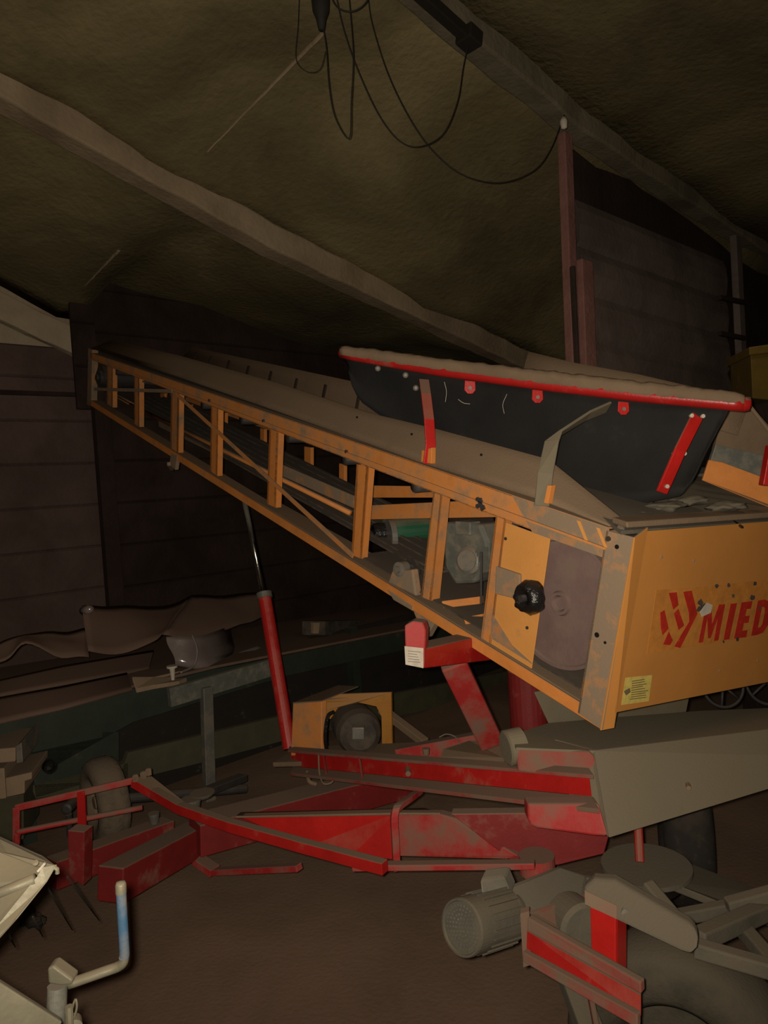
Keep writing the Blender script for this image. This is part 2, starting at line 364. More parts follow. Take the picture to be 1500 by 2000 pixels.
# ------------------------------------------------------------------ the orange belt conveyor
cv = root('belt_conveyor', 'long orange belt conveyor with open truss sides, red hopper rim and black rubber skirt', 'conveyor', tuple(S(1180, 1400) * 1.0))
# top chord : channel along the near side
def chan(bm, top, bot, off=0.0, fl=0.045, t=0.006):
    """C channel in the side plane from two pairs of pixels (left,right)"""
    (a, b), (c, d) = [[S(*p, off) for p in pr] for pr in (top, bot)]
    prism(bm, [a, b, d, c], NV * t)
    prism(bm, [a, b, b + NV * fl, a + NV * fl], (c - a).normalized() * t)
    prism(bm, [c, d, d + NV * fl, c + NV * fl], (a - c).normalized() * t)
bm = B(); chan(bm, ((176, 688), (1188, 1030)), ((176, 702), (1184, 1092)))
ch = obj('top_rail', bm, 'orange_dusty', cv, bevel=0.002)
bm = B(); a, b = S(176, 700, -0.004), S(1184, 1072, -0.004); bar(bm, a, b, 0.006, 0.006, side=NV); obj('rail_ridge', bm, 'orange_dusty', ch)
bm = B(); prism(bm, [S(1000, 968, -.001), S(1190, 1032, -.001), S(1186, 1092, -.001), S(1040, 1040, -.001)], NV * .0008); obj('bare_stretch', bm, 'orange_worn', ch)
bm = B(); lo = [S(172, 778), S(1175, 1398)]; lo2 = [S(172, 789), S(1175, 1426)]
prism(bm, [lo[0], lo[1], lo2[1], lo2[0]], NV * 0.006)
prism(bm, [lo[0], lo[1], lo[1] + NV * 0.07, lo[0] + NV * 0.07], Z * -0.006)
brl = obj('bottom_rail', bm, 'orange', cv, bevel=0.002)
bm = B(); a_ = lerp(lo[0], lo[1], .55); prism(bm, [a_ + NV * .008, lo[1] + NV * .008, lo[1] + NV * .17, a_ + NV * .10], Z * .003); obj('rail_ledge', bm, 'dust', brl)
bm = B(); prism(bm, [S(172, 680), S(180, 683), S(178, 793), S(170, 790)], NV * 0.04); obj('end_post', bm, 'orange_worn', cv, bevel=0.002)
def post(tl, tr, br, bl, off=0.012, th=0.03, mat='orange', name='post'):
    bm = B(); q = [S(*x, off) for x in (tl, tr, br, bl)]
    prism(bm, q, NV * 0.004); e = [q[0], q[3], lerp(q[3], q[2], .22), lerp(q[0], q[1], .22)]
    prism(bm, e, NV * th)
    f = [lerp(q[0], q[1], .78), lerp(q[3], q[2], .78), q[2], q[1]]; prism(bm, f, NV * th)
    return obj(name, bm, mat, cv, bevel=0.0015)
for a in (((208, 704), (220, 708), (220, 796), (208, 788)), ((262, 722), (272, 726), (272, 834), (262, 828)), ((334, 752), (350, 758), (348, 892), (332, 882)),
          ((412, 786), (426, 790), (424, 930), (410, 920)), ((526, 828), (544, 834), (538, 992), (521, 984)), ((696, 906), (720, 912), (706, 1092), (686, 1084))):
    post(*a, mat='orange' if a[0][0] > 400 else 'orange_dusty')
post((846, 962), (863, 968), (842, 1174), (822, 1166), mat='orange_dusty', th=0.04)
post((968, 1008), (988, 1016), (958, 1262), (938, 1252), mat='orange_dusty')
bm = B(); prism(bm, [S(334, 886, -.003), S(346, 890, -.003), S(342, 918, -.003), S(330, 908, -.003)], NV * 0.02); bar(bm, S(330, 906, -.02), S(336, 916, .05), .02, .02); obj('hanger_lug', bm, 'orange_worn', cv, bevel=.002)
bm = B(); bar(bm, S(343, 768, -0.006), S(690, 1086, -0.006), 0.005, 0.020, side=NV); obj('diagonal_brace', bm, 'orange_dusty', cv, bevel=.001)
bm = B(); bar(bm, S(184, 760, -0.006), S(336, 764, -0.006), 0.005, 0.020, side=NV); obj('diagonal_brace', bm, 'orange_worn', cv, bevel=.001)
bm = B(); tube(bm, [S(255, 790, 0.10), S(684, 1002, 0.10)], 0.011, 10); bar(bm, S(190, 752, .12), S(270, 796, .12), .02, .02)
obj('inner_rail', bm, 'orange', cv, smooth=True)
bm = B(); prism(bm, [S(552, 908, .2), S(690, 968, .2), S(690, 992, .2), S(552, 930, .2)], NV * 0.006); obj('inner_board', bm, 'orange_worn', cv)
for x0, y0, x1, y1 in ((508, 836, 516, 890), (594, 872, 607, 930), (428, 804, 440, 850), (364, 788, 372, 826), (313, 765, 321, 792), (662, 905, 672, 960)):
    bm = B(); prism(bm, [S(x0, y0, .52), S(x1, y0 + 2, .52), S(x1, y1, .52), S(x0, y1, .52)], NV * 0.02); obj('far_post', bm, 'orange', cv, bevel=.002)
bm = B(); prism(bm, [S(190, 700, .54), S(1150, 1015, .54), S(1150, 1060, .54), S(190, 722, .54)], NV * 0.01); obj('far_top_rail', bm, 'orange_dusty', cv)
bm = B(); prism(bm, [S(185, 760, .54), S(960, 1120, .54), S(960, 1150, .54), S(185, 772, .54)], NV * 0.01); obj('far_bottom_rail', bm, 'orange_worn', cv)
for tx, ty, bx, by in ():
    pass
# return belt with slats and load carrying belt
a0, a1 = S(200, 786), S(800, 1150)
def beltslab(a, b, o0, o1, lift, th, mat, name, slat=0.0, n=0):
    bm = B(); la = [a + NV * o0 + Z * lift, b + NV * o0 + Z * lift, b + NV * o1 + Z * lift, a + NV * o1 + Z * lift]
    prism(bm, la, Z * th)
    if n:
        for k in range(n):
            o = o0 + (o1 - o0) * (k + .5) / n
            bar(bm, a + NV * o + Z * (lift + th), b + NV * o + Z * (lift + th), 0.012, slat, side=NV)
    return obj(name, bm, mat, cv)
beltslab(a0, a1, 0.10, 0.50, 0.035, 0.008, 'belt', 'return_belt', 0.012, 7)
t0, t1 = S(190, 690), S(1172, 1034)
beltslab(t0, t1, 0.12, 0.52, -0.05, 0.012, 'belt', 'carrying_belt')
for k in range(9):
    t = (k + .6) / 9.5; p = lerp(t0, t1, t) - Z * 0.085
    bm = B(); tube(bm, [p + NV * 0.03, p + NV * 0.53], 0.022, 12); obj('idler_roller', bm, 'darkmetal', cv, smooth=True)
# head drum, bearing and clutter at the raised end
p = S(196, 735, 0.03); bm = B(); tube(bm, [p, p + NV * 0.5], 0.075, 24); obj('head_drum', bm, 'darkmetal', cv)
bm = B(); lathe(bm, S(198, 738, .0), -NV, [(0, 0), (0, .05), (.02, .05), (.02, .02), (.035, .02), (.035, 0)], 18); obj('head_bearing', bm, 'darkmetal', cv)
# dusty trough sides
inn = 0.085
pe = [(176, 680), (348, 736), (520, 796), (720, 866), (820, 903), (1047, 974), (1190, 1028)]
pt = [(220, 664), (348, 694), (536, 746), (720, 806), (853, 838), (1070, 897), (1218, 1015)]
bm = B(); grid(bm, [S(*q) for q in pe], [S(*q, inn) for q in pt], 4, NV * 0.004, 0.003, 9); obj('near_side_guard', bm, 'dust', cv, smooth=True)
ft = [(376, 678), (684, 744), (1000, 815), (1140, 850)]; fb = [(340, 712), (684, 830), (1000, 940), (1140, 990)]
A_, B_ = [S(*q, .52) for q in ft], [S(*q, .515) for q in fb]
bm = B(); grid(bm, A_, B_, 3, NV * 0.004, 0.002, 9); fg = obj('far_side_guard', bm, 'dust', cv, smooth=True)
for x, y in ((380, 696), (410, 704), (445, 713), (483, 724), (527, 735), (577, 750), (633, 763), (698, 785)):
    bm = B(); k = 8 + (x - 380) * .02; bar(bm, S(x + 3, y - k * .9, .514), S(x - 2, y + k, .510), 0.014, 0.010, side=U); obj('guard_slot', bm, 'walldark', fg)
# small bolts and clips on the top rail
for x, y in ((410, 782), (516, 822), (678, 882), (935, 988), (1190, 1052), (935, 975)):
    bm = B(); lathe(bm, S(x, y, 0.0), -NV, [(0, 0), (0, .007), (.008, .007), (.008, 0)], 6); obj('bolt', bm, 'darkmetal', ch)
bm = B(); bar(bm, S(936, 974, -.004), S(944, 996, -.004), .006, .016, side=NV); obj('clip', bm, 'darkmetal', ch)
# holes in guard
for x, y in ((703, 815), (810, 848), (946, 888)):
    s = S(x, y, 0.05); bm = B(); lathe(bm, s - NV * .012, -NV, [(0, 0), (0, .004), (.004, .004), (.004, 0)], 8); obj('rivet', bm, 'grease', cv)
# cross beam, motor, gearbox, rollers seen in the side openings
bm = B(); prism(bm, [S(700, 988, .16), S(975, 975, .16), S(975, 1010, .16), S(700, 1015, .16)], NV * .03); obj('cross_member', bm, 'orange_dusty', cv, bevel=.002)
bm = B(); prism(bm, [S(712, 948, .30), S(975, 952, .30), S(975, 972, .30), S(712, 972, .30)], NV * .03); obj('cross_member', bm, 'orange', cv, bevel=.002)
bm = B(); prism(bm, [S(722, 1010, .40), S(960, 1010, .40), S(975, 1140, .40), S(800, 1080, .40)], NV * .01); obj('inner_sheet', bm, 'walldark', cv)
# electric drive motor
g = S(905, 1085, .12)
def ax(v): return v
mt = None
bm = B(); lathe(bm, S(860, 1062, .30), V((0.93, -0.36, -0.05)), [(0, 0), (0, .045), (.03, .062), (.16, .062), (.17, .05), (.17, 0)], 28); mt = obj('drive_motor', bm, 'castiron', cv)
bm = B(); q = [S(862, 1020, .10), S(938, 1024, .10), S(952, 1060, .10), S(950, 1105, .10), S(925, 1140, .10), S(888, 1142, .10), S(868, 1110, .10)]
prism(bm, q, NV * .13); gb = obj('gearbox', bm, 'castiron', cv, bevel=.012)
bm = B(); prism(bm, [S(888, 1018, .085), S(918, 1020, .085), S(918, 1046, .085), S(888, 1044, .085)], NV * .05); obj('terminal_box', bm, 'castiron', gb, bevel=.004)
bm = B(); lathe(bm, S(918, 1095, .10), -NV * 1.0 + V((.35, 0, .1)), [(0, 0), (0, .045), (.012, .045), (.02, .034), (.024, .034), (.024, 0)], 26); obj('gearbox_flange', bm, 'grey', gb)
for k in range(7):
    x = 928 + k * 3.2; bm = B(); prism(bm, [S(x, 1060 + k * 1.5, .095), S(x + 1.5, 1060 + k * 1.5, .095), S(x + .5, 1118, .095), S(x - 1, 1118, .095)], NV * .1); obj('cooling_fin', bm, 'castiron', gb)
# green motor with black fan cover
bm = B(); lathe(bm, S(742, 1042, .20), V((.96, .28, 0)), [(0, 0), (0, .03), (.012, .052), (.02, .060), (.20, .060), (.20, 0)], 26); obj('green_motor', bm, 'greenpart', cv)
bm = B(); lathe(bm, S(738, 1042, .17), V((.96, .28, 0)), [(-.02, 0), (-.02, .036), (-.01, .042), (.03, .042), (.03, 0)], 20); obj('motor_boss', bm, 'grease', cv)
bm = B(); lathe(bm, S(762, 1046, .185), V((.96, .28, 0)), [(-.01, 0.0), (-.01, .064), (.012, .064), (.012, 0)], 26); obj('motor_collar', bm, 'grey', cv)
# pillow block bearing sitting on the lower rail
bm = B(); prism(bm, [S(765, 1115, .0), S(805, 1112, .0), S(812, 1165, .0), S(757, 1138, .0)], NV * .03); bb = obj('bearing_block', bm, 'orange_worn', cv, bevel=.006)
bm = B(); lathe(bm, S(780, 1112, .0), -NV + V((.2, 0, 0)), [(-.03, 0), (-.03, .026), (.004, .026), (.006, .012), (.02, .012), (.02, 0)], 20); obj('bearing', bm, 'grey', bb)
bm = B(); lathe(bm, S(808, 1110, .06), -NV, [(0, 0), (0, .036), (.014, .036), (.014, .018), (.03, .018), (.03, 0)], 24); obj('pulley_wheel', bm, 'darkmetal', cv)
for a, b in (((862, 1178), (936, 1172)), ((905, 1210), (942, 1206))):
    bm = B(); prism(bm, [S(a[0], a[1] - 4, .03), S(b[0], b[1] - 7, .09), S(b[0], b[1] + 8, .09), S(a[0] + 4, a[1] + 10, .03)], NV * .02); obj('support_bracket', bm, 'orange', cv, bevel=.002)
bm = B(); tube(bm, [S(940, 1078, .04), S(940, 1180, .04)], .004, 8); obj('adjusting_rod', bm, 'darkmetal', cv)
# drip floor under motor (dusty return tray)
bm = B(); prism(bm, [S(700, 1086, .02), S(1130, 1345, .02), S(1130, 1345, .02) + NV * .42, S(700, 1086, .02) + NV * .42], Z * .005); obj('bottom_tray', bm, 'belt', cv)
# orange plate beside the opening
bm = B(); prism(bm, [S(988, 1020, .014), S(1074, 1052, .014), S(1037, 1312, .014), S(957, 1260, .014)], NV * .004); pl = obj('side_plate', bm, 'orange_plate', cv, bevel=.001)
bm = B(); prism(bm, [S(962, 1202, .010), S(1000, 1262, .010), S(1038, 1296, .010), S(958, 1246, .010)], NV * .004); obj('dust_drift', bm, 'orange_worn', pl)
for x, y in ((1033, 1180), (1030, 1226), (988, 1052)):
    bm = B(); lathe(bm, S(x, y, .013), -NV, [(0, 0), (0, .005), (.003, .005), (.003, 0)], 8); obj('rivet', bm, 'darkmetal', pl)
# adjuster: slotted arm with a greasy black flange bearing
bm = B(); prism(bm, [S(968, 1106, .004), S(1015, 1122, .004), S(1015, 1172, .004), S(966, 1160, .004)], NV * .012); ad = obj('adjuster_arm', bm, 'orange_worn', cv, bevel=.003)
c0 = S(1037, 1166, 0)
bm = B(); n = 40; rim = []
prof = [(-.012, 0), (-.012, .047), (.002, .051), (.018, .046), (.032, .038), (.034, .024), (.024, .020), (.024, 0)]
lathe(bm, c0, -NV + V((-.25, 0, 0)), prof, 40)
for v in bm.verts:
    d = v.co - c0; v.co += d.normalized() * (0.007 * noise.noise(v.co * 60)) if d.length > .02 else V((0, 0, 0))
bg = obj('flange_bearing', bm, 'grease', ad, smooth=True)
bm = B(); lathe(bm, c0, -NV + V((-.25, 0, 0)), [(.02, 0), (.02, .011), (.040, .010), (.040, 0)], 12); obj('shaft_end', bm, 'darkmetal', ad)
# tail drum with purple-grey end disc in the opening
bm = B(); cdm = S(1096, 1178, .05); r = (S(1096, 1178, .05) - S(1088, 1303, .05)).length
lathe(bm, cdm, NV, [(.0, 0), (.0, .018), (-.012, .024), (-.012, .032), (-.002, .036), (.0, r * .93), (-.006, r * .95), (-.006, r), (.01, r), (.42, r), (.42, 0)], 64); obj('tail_drum', bm, 'pulley', cv, smooth=False)
# near corner post, wide and worn
bm = B(); q = [S(1184, 1036, -.002), S(1240, 1050, -.002), S(1176, 1426, -.002), S(1128, 1392, -.002)]
prism(bm, q, NV * .006); prism(bm, [q[0], q[3], lerp(q[3], q[2], .1), lerp(q[0], q[1], .1)], NV * .05)
cp = obj('corner_post', bm, 'orange_worn', cv, bevel=.0015)
bm = B(); lathe(bm, S(1215, 1032, -.003), -NV + Z * 1.2, [(0, 0), (0, .010), (.008, .010), (.008, 0)], 6); obj('bolt', bm, 'grey', cp)
for x, y, r in ((1166, 1240, .007), (1205, 1068, .006), (1182, 1255, .004)):
    bm = B(); lathe(bm, S(x, y, -.003), -NV, [(0, 0), (0, r), (.0015, r), (.0015, 0)], 14); obj('bolt_hole', bm, 'grease', cp)
bm = B(); q = [S(1240, 1050, -.003), F(1266, 1030), F(1200, 1422), S(1174, 1427, -.003)]; prism(bm, q, -NF * .005); obj('corner_flange', bm, 'orange_panel', cv, bevel=.001)
for xx in (1126, 1164):
    bm = B(); prism(bm, [S(xx, 1016 + (xx - 1126) * .36, -.0035), S(xx + 7, 1018 + (xx - 1126) * .36, -.0035), S(xx + 22, 1056 + (xx - 1126) * .36, -.0035), S(xx + 17, 1058 + (xx - 1126) * .36, -.0035)], NV * .002); obj('bare_streak', bm, 'orange_plate', ch)
# front panel
bm = B(); xr = 2050
tl, tr, br, bl = F(1256, 1038), F(xr, 975), F(xr, 1222), F(1200, 1392)
prism(bm, [tl, tr, br, bl], -NF * .004)
fp = obj('front_panel', bm, 'orange_panel', cv)
bm = B(); prism(bm, [F(1225, 1032, .0), F(xr, 972), F(xr, 972) - NF * .05 + Z * .004, S(1195, 1022, .0) - NF * .0], Z * .016); obj('top_lip', bm, 'dust', cv, bevel=.004)
bm = B(); prism(bm, [F(1200, 1392), F(xr, 1222), F(xr, 1222) - NF * .04, F(1200, 1392) - NF * .04], Z * .004); obj('bottom_lip', bm, 'orange_panel', fp)
# lettering on the panel: worn sticker, striped diamond emblem and red italic letters
def cp7(pts, off): return [F(1000 + x / 3.0, 1000 + y / 3.0, off) for x, y in pts]
bm = B(); prism(bm, cp7([(845, 458), (1130, 438), (1500, 395), (1640, 380), (2300, 300), (2250, 560), (1500, 705), (1180, 768), (790, 830)], .0004), NF * .0006); st = obj('sticker', bm, 'decal_base', cv)
em = [[(918, 474), (965, 470), (975, 545), (944, 572)], [(868, 590), (893, 574), (917, 682), (882, 722), (872, 680)], [(948, 594), (974, 566), (1008, 664), (976, 692)],
      [(1003, 468), (1052, 460), (1086, 596), (985, 796), (950, 788), (1038, 640), (1036, 590)], [(918, 700), (942, 752), (926, 780), (884, 776)]]
bm = B()
for q in em: prism(bm, cp7(q, .001), NF * .0006)
obj('emblem', bm, 'decal_red', st)
Mq = [(1092, 766), (1135, 548), (1168, 545), (1172, 655), (1212, 542), (1248, 540), (1208, 752), (1182, 756), (1205, 622), (1163, 738), (1147, 740), (1144, 622), (1118, 763)]
Iq = [(1238, 750), (1280, 538), (1318, 534), (1272, 745)]
Eq = [(1300, 742), (1344, 530), (1408, 522), (1400, 566), (1374, 569), (1366, 610), (1392, 607), (1385, 648), (1358, 651), (1348, 696), (1380, 692), (1372, 733)]
Dq = [(1400, 726), (1440, 520), (1480, 512), (1512, 528), (1518, 575), (1500, 660), (1470, 706), (1436, 720)]
Dh = [(1442, 678), (1468, 555), (1480, 560), (1480, 590), (1466, 655), (1456, 672)]
def sh(q, dx): return [(x + dx, y - dx * .17) for x, y in q]
Aq = [(1092, 766), (1160, 548), (1200, 545), (1215, 752), (1188, 756), (1183, 710), (1140, 716), (1122, 763)]
for nm, q in (('letter_m', Mq), ('letter_i', Iq), ('letter_e', Eq), ('letter_e', sh(Eq, 232)), ('letter_m', sh(Mq, 555)), ('letter_a', sh(Aq, 735))):
    bm = B(); prism(bm, cp7(q, .001), NF * .0006); obj(nm, bm, 'decal_red', st)
bm = B(); prism(bm, cp7(Dq, .001), NF * .0006); obj('letter_d', bm, 'decal_red', st)
bm = B(); prism(bm, cp7(Dh, .0018), NF * .0003); obj('letter_counter', bm, 'decal_base', st)
# torn flakes and scrapes on the sticker
for cx, cy, r in ((1105, 530, 26), (1095, 570, 20), (1135, 560, 40), (1200, 432, 16), (1270, 430, 14), (1296, 490, 12), (1425, 420, 14), (1410, 500, 18), (1450, 560, 12), (1240, 760, 10), (1320, 745, 12)):
    pts = []
    for k in range(9):
        an = k * 2 * math.pi / 9; rr = r * random.uniform(.6, 1.2); pts.append((cx + math.cos(an) * rr * .8, cy + math.sin(an) * rr))
    bm = B(); prism(bm, cp7(pts, .002), NF * .0004); obj('scrape', bm, 'belt', st)
bm = B(); prism(bm, cp7([(1100, 585), (1140, 530), (1175, 545), (1165, 590), (1110, 615)], .0026), NF * .0004); obj('bare_patch', bm, 'white', st)
bm = B(); prism(bm, cp7([(665, 970), (820, 955), (800, 1108), (640, 1130)], .0005), NF * .0007); lb = obj('maker_label', bm, 'label', cv)
bm = B()
for k in range(9):
    t = k / 9; y = 990 + 118 * t; x = 700 - 12 * t + random.uniform(0, 10); e = random.uniform(70, 98)
    prism(bm, cp7([(x, y), (x + e, y - 12), (x + e, y - 7), (x, y + 5)], .0014), NF * .0003)
prism(bm, cp7([(655, 1050), (690, 1030), (695, 1055), (668, 1075)], .0014), NF * .0003)
obj('label_text', bm, 'ink', lb)
for x, y in ((1220, 1248), (1292, 1088), (1405, 1310), (1355, 1095), (1480, 1290)):
    bm = B(); lathe(bm, F(x, y, .0), NF, [(0, 0), (0, .004), (.002, .004), (.002, 0)], 10); obj('rivet', bm, 'orange_worn', fp)
# hopper interior floor, wing and side bars
bm = B(); prism(bm, [F(1225, 1040) - NF * .02, F(xr, 982) - NF * .02, D(2100, 930, 3.0), D(1350, 925, 2.75), D(1040, 905, 2.55)], -Z * .01); obj('hopper_floor', bm, 'dust_dark', cv)
bm = B(); q = [D(1385, 898, 2.42), D(1412, 903, 2.42), D(1700, 1010, 2.4), D(1700, 1060, 2.4), D(1500, 990, 2.4), D(1372, 938, 2.42)]; prism(bm, q, V((0, .01, 0))); obj('far_wing', bm, 'orange', cv, bevel=.002)
bm = B(); prism(bm, [D(1398, 868, 2.5), D(1700, 935, 2.5), D(1700, 1000, 2.5), D(1385, 908, 2.5)], V((0, .02, 0))); obj('far_hopper_side', bm, 'castiron', cv, bevel=.003)
bm = B(); prism(bm, [D(1412, 800, 2.62), D(1470, 795, 2.62), D(1560, 900, 2.62), D(1560, 930, 2.62), D(1395, 878, 2.62)], V((0, .02, 0))); obj('far_hopper_flap', bm, 'dust', cv)
bm = B(); tube(bm, [D(1462, 790, 2.4), D(1520, 865, 2.35), D(1700, 1040, 2.3)], .006, 8); obj('flap_edge', bm, 'dust', cv)
bm = B(); bar(bm, D(1506, 870, 2.2), D(1492, 948, 2.2), .03, .02); obj('far_arm', bm, 'red_clean', cv, bevel=.002)
for x in (1270, 1330, 1390):
    bm = B(); bar(bm, D(x, 990, 2.33) , D(x + 60, 1030, 2.06) - Z * .0, .006, .006); obj('belt_seam', bm, 'grease', cv)
for hx, hy, hd in ((1235, 1000, 2.12), (1300, 985, 2.16), (1345, 975, 2.2), (1415, 985, 2.15)):
    bm = B(); c = D(hx, hy, hd); t = bmesh.ops.create_icosphere(bm, subdivisions=3, radius=1.0)
    for v in t['verts']:
        k = 1 + .5 * noise.noise(v.co * 2 + c * 9); v.co = c + V((v.co.x * .055 * k, v.co.y * .05 * k, v.co.z * .014 * k - .006))
    obj('dirt_heap', bm, 'dust_dark', cv, smooth=True)
# hopper rim tube, dust ridge, skirt
def rimp(t, dz=0):
    px = [(670, 690), (850, 722), (1060, 750), (1250, 772), (1455, 790)]
    s = t * 4; i = min(int(s), 3); f = s - i; x = px[i][0] * (1 - f) + px[i + 1][0] * f; y = px[i][1] * (1 - f) + px[i + 1][1] * f
    q = (x - 670) / 785.0; d = 1 / ((1 - q) / 2.75 + q / 2.1)
    return D(x, y, d) + Z * dz
bm = B(); pts = [rimp(i / 32) for i in range(33)]; pts = [pts[0] * 1.0] + pts[1:]
tube(bm, pts, .021, 20)
lathe(bm, pts[0], pts[0] - pts[1], [(0, .021), (.012, .015), (.016, 0)], 20); lathe(bm, pts[-1], pts[-1] - pts[-2], [(0, .021), (.014, .016), (.018, 0)], 20)
rim = obj('hopper_rim', bm, 'red', cv, smooth=True)
bm = B(); rr = []
N_ = 90
for i in range(N_ + 1):
    t = i / N_; c = rimp(t); d = (rimp(min(t + .01, 1)) - rimp(max(t - .01, 0))).normalized(); sd = d.cross(Z).normalized(); row = []
    hgt = .006 + .016 * math.sin(math.pi * min(1, max(0, (t - .02) / .98))) ** .5 + .006 * noise.noise(V((i * .45, 0, 0)))
    for k in range(9):
        lo_ = -6 - 40 * max(0, 1 - t / .22) ** .6; a = math.radians(lo_ + (180 - 2 * lo_) * k / 8); e = .0225 + (hgt if 1 < k < 7 else 0) * math.sin(math.pi * k / 8) + .003 * noise.noise(V((i * .5, k, 3)))
        if k in (0, 8): e = .0205
        row.append(bm.verts.new(c + sd * math.cos(a) * e + Z * math.sin(a) * e))
    rr.append(row)
for a, b in zip(rr, rr[1:]):
    for k in range(8): bm.faces.new((a[k], b[k], b[k + 1], a[k + 1]))
    bm.faces.new((a[8], b[8], b[0], a[0]))
bm.faces.new(rr[0]); bm.faces.new(rr[-1][::-1])
obj('dust_ridge', bm, 'dust', rim, smooth=True)
st_ = [rimp(i / 24, -.01) for i in range(25)]
def blend(pts, t):
    for (x0, p0), (x1, p1) in zip(pts, pts[1:]):
        if t <= x1: return lerp(p0, p1, (t - x0) / (x1 - x0))
    return pts[-1][1]
bot = [(0, D(681, 728, 2.77)), (.02, D(688, 757, 2.76)), (.045, D(703, 783, 2.75)), (.08, D(735, 806, 2.73)), (.14, D(780, 835, 2.70)), (.4, D(960, 930, 2.45)), (.65, D(1140, 985, 2.28)), (.8, D(1250, 985, 2.20)), (.92, D(1330, 968, 2.16)), (1, D(1352, 940, 2.14))]
bm = B(); sk = []
for i in range(61):
    t = i / 60; a = rimp(min(t, .965), -.008)
    b = blend(bot, t); row = []
    for j in range(9):
        s = j / 8; p = lerp(a, b, s) + V((.3, .9, 0)) * (.02 * math.sin(math.pi * s)) + V((0, 1, 0)) * .006 * noise.noise(V((i * .16, j * .6, 0)))
        row.append(p)
    sk.append(row)
bmv = [[bm.verts.new(p) for p in r] for r in sk]
for a, b in zip(bmv, bmv[1:]):
    for j in range(8): bm.faces.new((a[j], a[j + 1], b[j + 1], b[j]))
so = obj('rubber_skirt', bm, 'rubber', cv, smooth=True)
md = so.modifiers.new('thick', 'SOLIDIFY'); md.thickness = .006; md.offset = 0
def flat(path, wd, th, mat, name, side, par=cv):
    bm = B()
    n = len(path); s = V(side).normalized(); rings = []
    for i, p in enumerate(path):
        d = (path[min(i + 1, n - 1)] - path[max(i - 1, 0)]).normalized(); ws = (s - d * s.dot(d)).normalized(); tn = d.cross(ws)
        rings.append([bm.verts.new(p + ws * x * wd / 2 + tn * y * th / 2) for x, y in ((-1, -1), (1, -1), (1, 1), (-1, 1))])
    for a, b in zip(rings, rings[1:]):
        for k in range(4): bm.faces.new((a[k], a[(k + 1) % 4], b[(k + 1) % 4], b[k]))
    bm.faces.new(rings[0][::-1]); bm.faces.new(rings[-1])
    return obj(name, bm, mat, par, bevel=.002)
RX = V((1, .25, 0))
a1 = flat([S(836, 906, -.006), S(841, 868, -.004), D(838, 820, 2.40), D(832, 770, 2.46), D(828, 742, 2.52)], .034, .008, 'red_clean', 'rim_arm', RX)
bm = B(); prism(bm, [S(823, 880, -.012), S(843, 874, -.012), S(842, 906, -.012), S(822, 902, -.012)], NV * .02); obj('arm_bracket', bm, 'orange', a1, bevel=.002)
a2 = flat([S(1058, 988, -.006), S(1065, 925, -.002), D(1078, 862, 2.08), D(1090, 848, 2.10), D(1148, 812, 2.17), D(1188, 795, 2.22)], .042, .008, 'dust_grey', 'rim_arm', V((1, .0, .75)))
bm = B(); prism(bm, [S(1069, 948, -.012), S(1077, 948, -.012), S(1070, 984, -.012), S(1062, 982, -.012)], NV * .02); obj('arm_bracket', bm, 'orange', a2, bevel=.001)
a3 = flat([D(1362, 812, 2.06), D(1328, 880, 2.04), D(1292, 962, 2.06)], .036, .008, 'red_clean', 'rim_arm', RX)
for x, y in ((1350, 812), (1372, 813), (1316, 886), (1336, 886), (1302, 950)):
    bm = B(); lathe(bm, D(x, y, 2.05), V((0, -1, 0)), [(-.002, 0), (-.002, .006), (.006, .006), (.006, 0)], 6); obj('bolt', bm, 'white', a3)
for x, y, d in ((918, 757, 2.40), (1050, 775, 2.30), (1218, 798, 2.18)):
    bm = B(); w_ = 10; pts = [D(x - w_, y - 14, d), D(x + w_, y - 12, d), D(x + w_ + 1, y + 5, d), D(x + 5, y + 12, d), D(x - 4, y + 12, d), D(x - w_ - 1, y + 5, d)]
    prism(bm, pts, V((0, .005, 0))); tb = obj('skirt_tab', bm, 'red_clean', cv, bevel=.001)
    bm = B(); lathe(bm, D(x, y + 1, d), V((0, -1, 0)), [(0, 0), (0, .006), (.005, .006), (.005, 0)], 8); obj('bolt', bm, 'grey', tb)
for x, y, d in ((738, 720, 2.66), (792, 733, 2.58), (812, 758, 2.57)):
    bm = B(); lathe(bm, D(x, y, d - .03), V((0, -1, 0)), [(-.02, 0), (-.02, .007), (.004, .010), (.007, .005), (.007, 0)], 10); obj('bolt', bm, 'grey', so)
bm = B()
for pts in ([(868, 746), (872, 765), (870, 785)], [(990, 770), (982, 790), (985, 808)], [(895, 780), (905, 787), (918, 789)]):
    tube(bm, smoothpts([D(x, y, 2.33) for x, y in pts], 4), .0007, 5)
obj('cobweb', bm, 'white', so)
# far flap of the hopper
bm = B(); A_ = [D(1032, 686, 3.0), D(1120, 708, 2.9), D(1250, 732, 2.8), D(1380, 762, 2.7), D(1468, 776, 2.6)]; B_ = [D(1012, 760, 2.95), D(1100, 790, 2.85), D(1240, 800, 2.75), D(1370, 830, 2.65), D(1440, 850, 2.55)]
grid(bm, A_, B_, 3, V((0, .006, 0)), .006, 6); obj('far_rim_flap', bm, 'dust', cv, smooth=True)
# lifting ram, swivel head and prop
rm = None
bm = B(); tube(bm, [D(474, 962, 3.55), D(516, 1166, 3.40)], .0125, 16); rod = obj('ram_rod', bm, 'chrome', cv, smooth=True)
bm = B(); p0, p1 = D(516, 1160, 3.40), D(566, 1462, 3.16); tube(bm, [p0, p1], .030, 20); ramb = obj('ram_barrel', bm, 'red', cv, smooth=False)
bm = B(); lathe(bm, p0, p0 - p1, [(-.02, 0), (-.02, .036), (.006, .036), (.012, .02), (.012, 0)], 20); obj('gland_nut', bm, 'grey', ramb)
